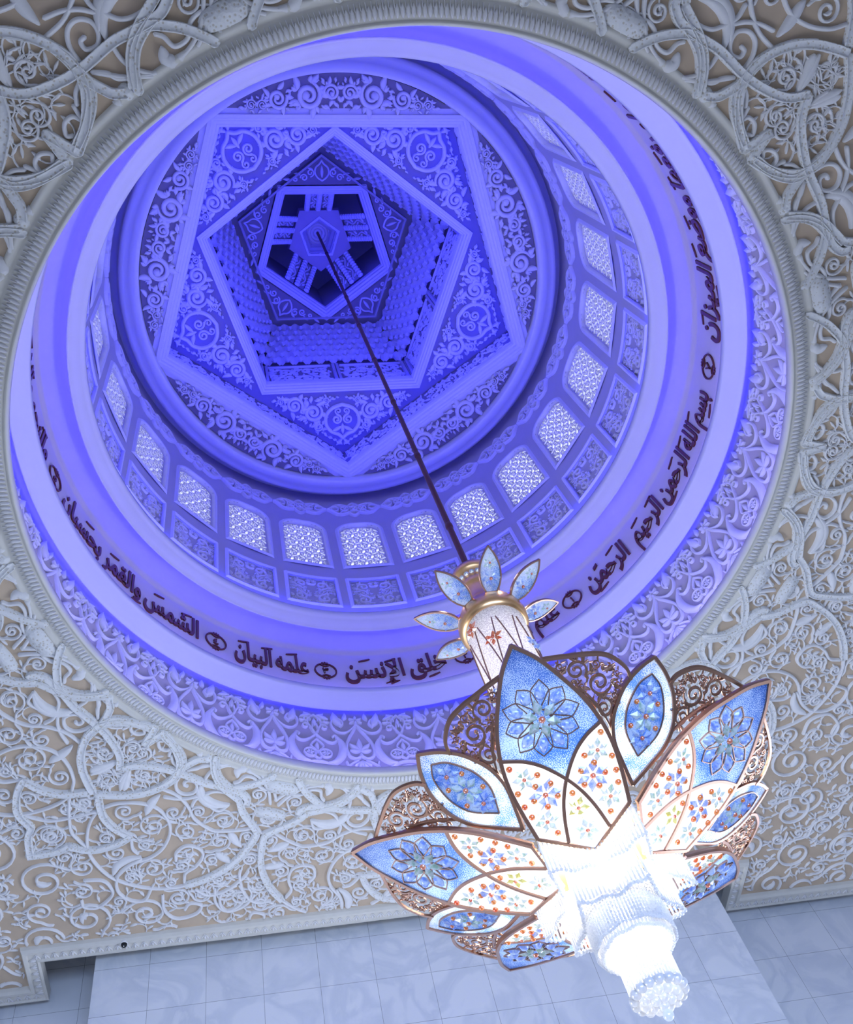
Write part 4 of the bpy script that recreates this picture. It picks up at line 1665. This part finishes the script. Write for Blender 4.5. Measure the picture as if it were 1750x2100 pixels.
inscription('الشمس والقمر بحسبان', 127.8, 163.4, ZL, 'long brown lettered verse along the lower left of the ring, between marks four and five')
medallion(166.9, 5, ZL, 'round brown verse mark with numeral five, at the far left of the ring')
inscription('والنجم والشجر يسجدان', 170.8, 207.0, ZL, 'brown lettered verse seen very steeply along the left edge of the ring')
medallion(-66.5, 6, ZL, 'round brown verse mark with numeral six, at the top right where the ring vanishes')
inscription('والسماء رفعها ووضع الميزان', -61.0, -8.2, ZL, 'long brown lettered verse climbing the upper right of the ring')
medallion(-3.2, 7, ZL, 'round brown verse mark with numeral seven, at the right of the ring')

# ================================================================== chandelier
ch = empty('chandelier', (0, 0, 0))
tag(ch, 'huge glowing lotus chandelier with blue enamel petals and crystal strands on a long rod', 'chandelier')
mb = MB()
tube(mb, [(0, 0, z) for z in np.linspace(9.9, 28.06, 40)], .034, 12)
for z in np.arange(11.2, 27.5, 2.05):
    tube(mb, [(0, 0, z), (0, 0, z + .03), (0, 0, z + .09), (0, 0, z + .12)], [.036, .043, .043, .036], 12)
mb.build('rod', M['rod'], ch)
mb = MB()
lathe(mb, [(.034, 10.35), (.06, 10.30), (.07, 10.2), (.17, 10.14), (.215, 10.10), (.225, 10.04), (.21, 10.0), (.19, 9.99), (.185, 9.84), (.205, 9.82), (.215, 9.78), (.20, 9.74), (.19, 9.72), (.19, 9.50),
           (.21, 9.47), (.25, 9.42), (.29, 9.36), (.325, 9.27), (.34, 9.2), (.335, 9.13), (.315, 9.09), (.29, 9.08)], 64)
mb.build('crown_collar', M['gold'], ch)
mb = MB()
for q in range(20):
    a = q * 2 * PI / 20
    bead(mb, (.19 * math.cos(a), .19 * math.sin(a), 9.915), .028, 8, 5)
mb.build('collar_beads', M['drop_white'], ch)
# crystal column
mb = MB()
cp = [(.288, 9.10), (.285, 9.0), (.28, 8.6), (.272, 8.1), (.262, 7.5), (.25, 6.9), (.245, 6.35)]
lathe(mb, cp, 72)
column = mb.build('crystal_column', M['mesh_crystal'], ch)
mb = MB()
zz = np.array([c[1] for c in cp])[::-1]
rr = np.array([c[0] for c in cp])[::-1]


def colpt(a, z, off=.006):
    r_ = np.interp(z, zz, rr) + off
    return (r_ * math.cos(a), r_ * math.sin(a), z)


for q in range(9):
    a0 = -2.6 + q * 2 * PI / 9
    for sw in (.5, -.32):
        tube(mb, [colpt(a0 + sw * math.sin(t * PI * .9), 9.06 - t * 2.5) for t in np.linspace(.06, 1, 26)], .0065, 6)
mb.build('column_vine', M['bronze'], column)


def petal3(p, c, a, n_, L, Wd, H):
    """faceted crystal petal: p base point, c direction in plane, n_ facing out"""
    c, n_ = np.asarray(c, float), np.asarray(n_, float)
    s = np.cross(n_, c)
    p = np.asarray(p, float)
    out = [p, p + c * L * .45 + s * Wd / 2, p + c * L, p + c * L * .45 - s * Wd / 2, p + c * L * .5 + n_ * H, p + c * L * .12 + n_ * H * .5]
    return out, [(0, 1, 5), (1, 4, 5), (1, 2, 4), (2, 3, 4), (3, 5, 4), (3, 0, 5)]


def flower3(mb_, ctr, ex, ey, n_, r, k, ph=0., wd=.42, H=.14):
    ctr, ex, ey, n_ = map(lambda v: np.asarray(v, float), (ctr, ex, ey, n_))
    for i in range(k):
        a = ph + i * 2 * PI / k
        c = ex * math.cos(a) + ey * math.sin(a)
        V, T = petal3(ctr + c * r * .16, c, a, n_, r * .84, r * wd, r * H)
        mb_.add(V, None, T)


for q, (a, z, mt) in enumerate([(-2.75, 8.95, 'drop_red'), (-2.15, 8.62, 'drop_red'), (-1.75, 8.18, 'drop_green'), (-.9, 8.5, 'drop_blue'), (-2.9, 8.0, 'drop_blue'), (-.55, 8.1, 'drop_blue'), (1.2, 8.6, 'drop_red'), (2.2, 8.3, 'drop_blue')]):
    mb = MB()
    p = np.array(colpt(a, z, .01))
    nr = np.array([math.cos(a), math.sin(a), 0])
    flower3(mb, p, (-math.sin(a), math.cos(a), 0), (0, 0, 1), nr, .10, 6, .3, .42, .25)
    bead(mb, p + nr * .015, .018, 8, 5)
    fo = mb.build('jewel_flower', M[mt], column, False)
    fo['label'] = {'drop_red': 'red jewel flower', 'drop_green': 'pale green jewel flower', 'drop_blue': 'blue jewel flower'}[mt]

# ---- petal building in the petal's own plane: x outward along the slope, y across, -z towards the viewer below
def pl_map(UV, H):
    return np.stack([UV[:, 0], UV[:, 1], -H], -1)


def fill2(mb_, pts, z=0.0):
    P = [Vector((x, y, z)) for x, y in pts]
    mb_.add([tuple(v) for v in P], None, [tuple(t) for t in tessellate_polygon([P])])


def dome_poly(mb_, pts, z0, h):
    pts = np.asarray(pts)
    c = pts.mean(0)
    n = len(pts)
    V = np.concatenate([np.c_[pts, np.full(n, -z0)], np.c_[c + (pts - c) * .6, np.full(n, -z0 - h * .8)], [[c[0], c[1], -z0 - h]]])
    i = np.arange(n)
    mb_.add(V, np.stack([i, (i + 1) % n, n + (i + 1) % n, n + i], -1), np.stack([n + i, n + (i + 1) % n, np.full(n, 2 * n)], -1))


def drop_pts(p, a, L, Wd, n=14):
    t = np.linspace(0, 2 * PI, n, endpoint=False)
    x = L * .5 * (1 - np.cos(t)) * .999
    y = Wd * .5 * np.sin(t) * np.sin(t / 2) ** .6
    x = L * .5 * (1 + np.cos(t))
    y = Wd * .62 * np.sin(t) * (1 - .35 * np.cos(t))
    c, s = math.cos(a), math.sin(a)
    return np.stack([p[0] + x * c - y * s, p[1] + x * s + y * c], -1)


def pflower(parent, x, y, r, mat, label, k=6, ph=0., core='drop_red'):
    o_ = MB()
    r *= 1.15
    flower3(o_, (x, y, -.012), (1, 0, 0), (0, 1, 0), (0, 0, -1), r, k, ph, .52, .16)
    fo_ = o_.build('jewel_flower', M[mat], parent, False)
    fo_['label'] = label
    o_ = MB()
    bead(o_, (x, y, -.026), r * .17, 8, 4, .5)
    # the bright heart of the flower belongs to it
    co_ = o_.build('flower_heart', M[core], parent, True)
    return fo_


def pgem(parent, x, y, r=.021):
    o_ = MB()
    bead(o_, (x, y, -.012), r, 12, 5, .5)
    return o_.build('amber_gem', M['gem'], parent, True)


TIP = (1.471, 0)
LEFT = [(1.471, 0), (1.33, -.122), (1.15, -.222), (.975, -.302), (.787, -.352), (.61, -.368), (.42, -.355), (.203, -.325)]
EL = cr(LEFT, 5)
i787 = int(np.abs(EL[:, 0] - .787).argmin())
arcA = cr([(.787, -.352), (.731, -.219), (.648, -.11), (.511, 0), (.391, .066), (.265, .11), (.105, .145)], 5)
mir = np.array([1, -1])
iX = int(np.abs(arcA[:, 0] - .511).argmin())
up_l, lo_l = EL[:i787 + 1], EL[i787:]
A_up, A_lo = arcA[:iX + 1], arcA[iX:]
cell_top = np.concatenate([up_l, A_up[1:], (A_up * mir)[::-1][1:], (up_l * mir)[::-1][1:-1]])
cell_l = np.concatenate([lo_l, (A_lo * mir)[::-1], A_up[::-1][1:-1]])
cell_r = cell_l * mir
cell_b = np.concatenate([A_lo, [(-.013, 0)], (A_lo * mir)[::-1][:-1]])


def large_petal():
    m_ = MB()
    fill2(m_, cell_top)
    p = m_.build('large_petal', M['enamel_blue'], ch, False)
    p['label'] = 'large pointed petal with blue glitter enamel'
    m_ = MB()
    for c in (cell_l, cell_r, cell_b):
        fill2(m_, c)
    w = m_.build('white_cells', M['enamel_white'], p, False)
    w['label'] = 'milky white enamel cells nearest the lamp'
    m_ = MB()
    fr = FL
    for sg in (1, -1):
        stroke(m_, EL * np.array([1, sg]), .028, .02, pl_map, -.008, fr)
        stroke(m_, EL * np.array([1, sg]), .028, -.02, pl_map, -.008, fr)
        stroke(m_, arcA * np.array([1, sg]), .024, .018, pl_map, -.006, fr)
    stroke(m_, np.array([(.203, -.325), (.095, -.16), (-.013, 0), (.095, .16), (.203, .325)]), .024, .02, pl_map, -.008, fr)
    m_.build('petal_frame', M['bronze'], p, False)
    # rosette: ten outlined teardrops round a six pointed star
    cx_, cy_ = .95, 0
    m_ = MB()
    m2 = MB()
    for q in range(10):
        a = PI / 10 * 1 + q * 2 * PI / 10
        c, s = math.cos(a), math.sin(a)
        L = .262 if q % 2 == 0 else .25
        tip_ = (cx_ + L * c, cy_ + L * s)
        for sd in (1, -1):
            b0 = a + sd * .42
            b1 = a + sd * .30
            stroke(m_, cr([(cx_ + .06 * math.cos(a + sd * .8), cy_ + .06 * math.sin(a + sd * .8)), (cx_ + .13 * math.cos(b0), cy_ + .13 * math.sin(b0)), (cx_ + .2 * math.cos(b1), cy_ + .2 * math.sin(b1)), tip_], 4), .007, .012, pl_map, 0, FL)
        dome_poly(m2, drop_pts((cx_ + .125 * c, cy_ + .125 * s), a, .105, .055), .004, .03)
    st = [(cx_ + (.125 if q % 2 == 0 else .06) * math.cos(PI + q * PI / 6), cy_ + (.125 if q % 2 == 0 else .06) * math.sin(PI + q * PI / 6)) for q in range(12)]
    st.append(st[0])
    stroke(m_, np.array(st), .010, .014, pl_map, 0, FL)
    m_.build('rosette_wire', M['bronze'], p, False)
    dr = m2.build('teardrop_ring', M['drop_blue'], p, True)
    dr['label'] = 'ring of ten blue crystal teardrops'
    pflower(p, cx_, cy_, .12, 'drop_green', 'pale green six pointed jewel star', 6, PI)
    for sg in (1, -1):
        pflower(p, .621, sg * .257, .072, 'drop_green', 'pale green jewel flower', 6, .4 * sg)
        pflower(p, .473, sg * .167, .102, 'drop_blue', 'blue jewel flower', 6, .4 * sg)
        pflower(p, .298, sg * .223, .075, 'drop_green', 'pale green jewel flower', 6, .5 * sg)
        for x, y in [(.721, .320), (.616, .166), (.545, .330), (.547, .206), (.529, .108), (.460, .249), (.446, .322), (.434, .095), (.390, .182), (.363, .304), (.198, .187)]:
            pgem(p, x, sg * y)
    pgem(p, .412, 0)
    pflower(p, .305, 0, .07, 'drop_yellow', 'yellow jewel flower', 5, PI)
    pflower(p, .14, 0, .075, 'drop_green', 'pale green jewel flower', 6, 0)
    return p


SO = cr([(1.242, 0), (1.15, -.098), (1.03, -.178), (.90, -.215), (.78, -.222), (.65, -.185), (.52, -.10), (.38, 0)], 5)
SI = cr([(1.129, 0), (1.06, -.076), (.95, -.122), (.845, -.138), (.72, -.112), (.574, 0)], 5)


def small_petal():
    m_ = MB()
    loop = np.concatenate([SO, (SO * mir)[::-1][1:-1]])
    inner = np.concatenate([SI, (SI * mir)[::-1][1:-1]])
    fill2(m_, loop)
    p = m_.build('small_petal', M['enamel_pale'], ch, False)
    p['label'] = 'smaller almond shaped petal of pale blue enamel'
    m_ = MB()
    fill2(m_, inner, -.006)
    m_.build('inner_field', M['enamel_mid'], p, False)
    m_ = MB()
    for sg in (1, -1):
        stroke(m_, SO * np.array([1, sg]), .027, .02, pl_map, -.008, FL)
        stroke(m_, SO * np.array([1, sg]), .027, -.02, pl_map, -.008, FL)
        stroke(m_, SI * np.array([1, sg]), .009, .014, pl_map, 0, FL)
    m_.build('petal_frame', M['bronze'], p, False)
    pflower(p, 1.0, 0, .082, 'drop_blue', 'blue jewel flower', 6, 0)
    pflower(p, .845, 0, .098, 'drop_green', 'pale green jewel flower', 6, .5)
    pflower(p, .70, 0, .082, 'drop_blue', 'blue jewel flower', 6, 0)
    for x, y in [(.934, .079), (.934, -.079), (.772, .092), (.772, -.092)]:
        pgem(p, x, y, .018)
    return p


def slope_matrix(az, r0, z0, r1, z1):
    u = Vector((math.cos(az) * (r1 - r0), math.sin(az) * (r1 - r0), z1 - z0)).normalized()
    v = Vector((-math.sin(az), math.cos(az), 0))
    n = u.cross(v)
    return Matrix(((u.x, v.x, n.x, math.cos(az) * r0), (u.y, v.y, n.y, math.sin(az) * r0), (u.z, v.z, n.z, z0), (0, 0, 0, 1)))


AL = -1.96
lp = large_petal()
sp_ = small_petal()
for k in range(5):
    o = lp if k == 0 else copy_tree(lp, ch)
    o.matrix_local = slope_matrix(AL + k * 2 * PI / 5, .32, 6.007, 1.659, 6.614)
    o = sp_ if k == 0 else copy_tree(sp_, ch)
    o.matrix_local = slope_matrix(AL + (k + .5) * 2 * PI / 5, .32, 6.025, 1.445, 6.564)

# openwork gilt panels standing behind, one either side of each small petal
SL = .607 / 1.339


def cone_map(UV, H):
    r, a = UV[:, 0], UV[:, 1]
    z = 6.04 + (r - .32) * SL * 1.02 - H
    return np.stack([r * np.cos(a), r * np.sin(a), z], -1)


def fil_map(UV, H):
    # x = radius, y = distance sideways at radius 1.2
    return cone_map(np.stack([UV[:, 0], UV[:, 1] / 1.2], -1), H)


rimd = [(1.50, 5.0), (1.492, 7.5), (1.476, 12.9), (1.468, 17.6), (1.446, 22.8), (1.37, 27.8), (1.30, 29.6)]
RIM = cr([(r, R_(a) * 1.2) for r, a in rimd], 6)
fpoly = np.array([(r, R_(a) * 1.2) for r, a in [(1.46, 6.5), (1.45, 13), (1.44, 17.6), (1.41, 22.5), (1.33, 27.5), (1.18, 26), (1.05, 25), (1.02, 21.5), (1.15, 16), (1.3, 11)]])
mb = MB()
stroke(mb, RIM, .022, .022, fil_map, 0, FL)
g = np.random.default_rng(8)
C = pack(fpoly, (.085, .07, .058, .046, .037, .028, .022), g, 1500)
mbs = MB()
scrolls(mb, C, g, fil_map, .17, .012, 1.5, 5, FL, True)
for q in range(2):
    L_ = cr([(.98 + .06 * q, .50 - .03 * q), (1.06 + .05 * q, .46 - .04 * q), (1.15 + .04 * q, .40 - .05 * q), (1.30 + .03 * q, .27 - .06 * q)], 6)
    stroke(mb, L_, .012, .012, fil_map, 0, FL)
fil = mb.build('gilt_openwork', M['bronze'], ch, False)
mb2 = MB()
Vv = np.concatenate(mb.v) * np.array([1, -1, 1])
mb2.v.append(Vv)
mb2.q = [q[:, ::-1] for q in mb.q]
mb2.t = [q[:, ::-1] for q in mb.t]
mb2.n = mb.n
fil2 = mb2.build('gilt_openwork', M['bronze'], ch, False)
for k in range(5):
    for src in (fil, fil2):
        o = src if k == 0 else src.copy()
        if k:
            COL.objects.link(o)
            o.parent = ch
        o.rotation_euler = (0, 0, AL + k * 2 * PI / 5)

# crown petals round the top of the column
CR_O = cr([(.44, 0), (.36, -.052), (.26, -.092), (.16, -.102), (.07, -.085), (0, -.05)], 5)
m_ = MB()
fill2(m_, np.concatenate([CR_O, (CR_O * mir)[::-1][:-1]]))
cp_ = m_.build('crown_petal', M['enamel_pale'], ch, False)
cp_['label'] = 'small crown petal of pale blue enamel at the top of the column'
m_ = MB()
for sg in (1, -1):
    stroke(m_, CR_O * np.array([1, sg]), .016, .014, pl_map, -.005, FL)
    stroke(m_, CR_O * np.array([1, sg]), .016, -.014, pl_map, -.005, FL)
stroke(m_, np.array([(0, -.05), (0, .05)]), .016, .014, pl_map, -.005, FL)
m_.build('petal_frame', M['bronze'], cp_, False)
pflower(cp_, .13, 0, .085, 'drop_blue', 'blue jewel flower', 6, .5)
pflower(cp_, .28, 0, .060, 'drop_green', 'pale green jewel flower', 6, 0)
for k in range(8):
    o = cp_ if k == 0 else copy_tree(cp_, ch)
    o.matrix_local = slope_matrix(R_(-93 + 45 * k), .315, 9.28, .711, 9.45)

# ---- crystal strands: star tiers, then ring, then the drum with its ball cluster
def star_outline(ro, ri, n_per, ph):
    P = []
    for q in range(10):
        r0 = ro if q % 2 == 0 else ri
        r1 = ri if q % 2 == 0 else ro
        a0, a1 = ph + q * PI / 5, ph + (q + 1) * PI / 5
        p0, p1 = np.array([r0 * math.cos(a0), r0 * math.sin(a0)]), np.array([r1 * math.cos(a1), r1 * math.sin(a1)])
        for t in np.arange(n_per) / n_per:
            P.append(p0 + (p1 - p0) * t)
    return np.array(P)


def strands(name, P, z0, z1, r, rb, label, jig=.0, nb=None):
    """every strand a chain of small prisms ending in a ball"""
    m1 = MB()
    g_ = np.random.default_rng(2)
    for i_, (x, y) in enumerate(P):
        zb = z1 + jig * math.sin(i_ * .9)
        nseg = nb or max(2, int((z0 - zb) / .075))
        zz_ = np.linspace(z0, zb, nseg + 1)
        for a_, b2 in zip(zz_[:-1], zz_[1:]):
            tube(m1, [(x, y, a_), (x, y, a_ - .006), (x, y, b2 + .006), (x, y, b2)], [r * .35, r, r, r * .35], 5)
        bead(m1, (x, y, zb - rb * .8), rb, 7, 5)
    o_ = m1.build(name, M['crystal'], ch, False)
    o_['label'] = label
    o_['kind'] = 'stuff'
    return o_


PH = AL + PI / 5
strands('crystal_curtain', star_outline(.565, .318, 13, PH), 6.12, 5.86, .0085, .015, 'star shaped curtain of clear crystal strands', .012)
strands('crystal_curtain', star_outline(.40, .27, 9, PH), 5.98, 5.66, .009, .017, 'second star tier of clear crystal strands', .012)
a = np.arange(76) * 2 * PI / 76
strands('crystal_curtain', np.stack([.262 * np.cos(a), .262 * np.sin(a)], -1), 5.85, 5.46, .010, .012, 'round tier of beaded crystal strands', .006, 14)
a = np.arange(60) * 2 * PI / 60
strands('crystal_curtain', np.stack([.228 * np.cos(a), .228 * np.sin(a)], -1), 5.8, 5.43, .010, .016, 'round tier of clear crystal strands above the drum', .006)
a = np.arange(52) * 2 * PI / 52
strands('crystal_curtain', np.stack([.163 * np.cos(a), .163 * np.sin(a)], -1), 5.6, 5.10, .009, .014, 'narrow drum of clear crystal strands above the ball cluster', .004)
# balls under the drum
bl = MB()
bead(bl, (0, 0, 0), .034, 14, 9)
b0 = bl.build('crystal_ball', M['crystal'], ch)
spots = []
for rr_, n_, z_ in ((.155, 16, 5.085), (.105, 11, 5.055), (.055, 6, 5.03)):
    for q in range(n_):
        a = q * 2 * PI / n_ + rr_ * 9
        spots.append((rr_ * math.cos(a), rr_ * math.sin(a), z_))
spots += [(0, 0, 5.01), (0, 0, 4.945)]
for i_, s_ in enumerate(spots):
    o = b0 if i_ == 0 else b0.copy()
    if i_:
        COL.objects.link(o)
        o.parent = ch
    o.location = s_

# gilt star plate carrying the lamps, and the lamps themselves
m_ = MB()
so_ = star_outline(.56, .315, 1, PH)
fill2(m_, so_, 6.155)
m_.build('lamp_plate', M['gold'], ch, False)


def lamp_tube(x, y, z0, z1, r, mat='bulb'):
    m1 = MB()
    tube(m1, [(x, y, z0), (x, y, z0 - .02), (x, y, z1 + .02), (x, y, z1)], [r * .4, r, r, r * .4], 10)
    m1.build('lamp', M[mat], ch)


for q in range(5):
    a = PH + q * 2 * PI / 5
    lamp_tube(.42 * math.cos(a), .42 * math.sin(a), 6.10, 5.92, .028)
    lamp_tube(.22 * math.cos(a + PI / 5), .22 * math.sin(a + PI / 5), 6.10, 5.75, .03)
lamp_tube(0, 0, 6.0, 5.16, .06)
for q in range(10):
    a = PH + q * 2 * PI / 10
    lamp_tube(.205 * math.cos(a), .205 * math.sin(a), 5.78, 5.50, .012)
    lamp_tube(.30 * math.cos(a), .30 * math.sin(a), 5.95, 5.72, .012)
lamp_tube(0, 0, 9.0, 6.6, .03, 'column_lamp')


def lamp(name, loc, power, color, r, cone=None):
    """bare bulb, or a reflector bulb facing straight down when a cone is given"""
    l = bpy.data.lights.new(name, 'SPOT' if cone else 'POINT')
    if cone:
        l.spot_size = R_(cone)
        l.spot_blend = 0.12
    l.energy = power
    l.color = color
    l.shadow_soft_size = r
    o_ = bpy.data.objects.new(name, l)
    o_.location = loc
    COL.objects.link(o_)
    o_.parent = ch


for q in range(5):
    a = AL + q * 2 * PI / 5
    lamp('lotus_lamp', (.48 * math.cos(a), .48 * math.sin(a), 6.80), P_LOTUS, (1, .96, .90), .05, 166)
    a += PI / 5
    lamp('lotus_lamp', (.60 * math.cos(a), .60 * math.sin(a), 6.90), P_LOTUS * .4, (1, .96, .90), .05, 166)
for q in range(4):
    a = q * PI / 2 + .4
    lamp('crown_lamp', (.42 * math.cos(a), .42 * math.sin(a), 9.62), P_CROWN, (1, .95, .88), .04)
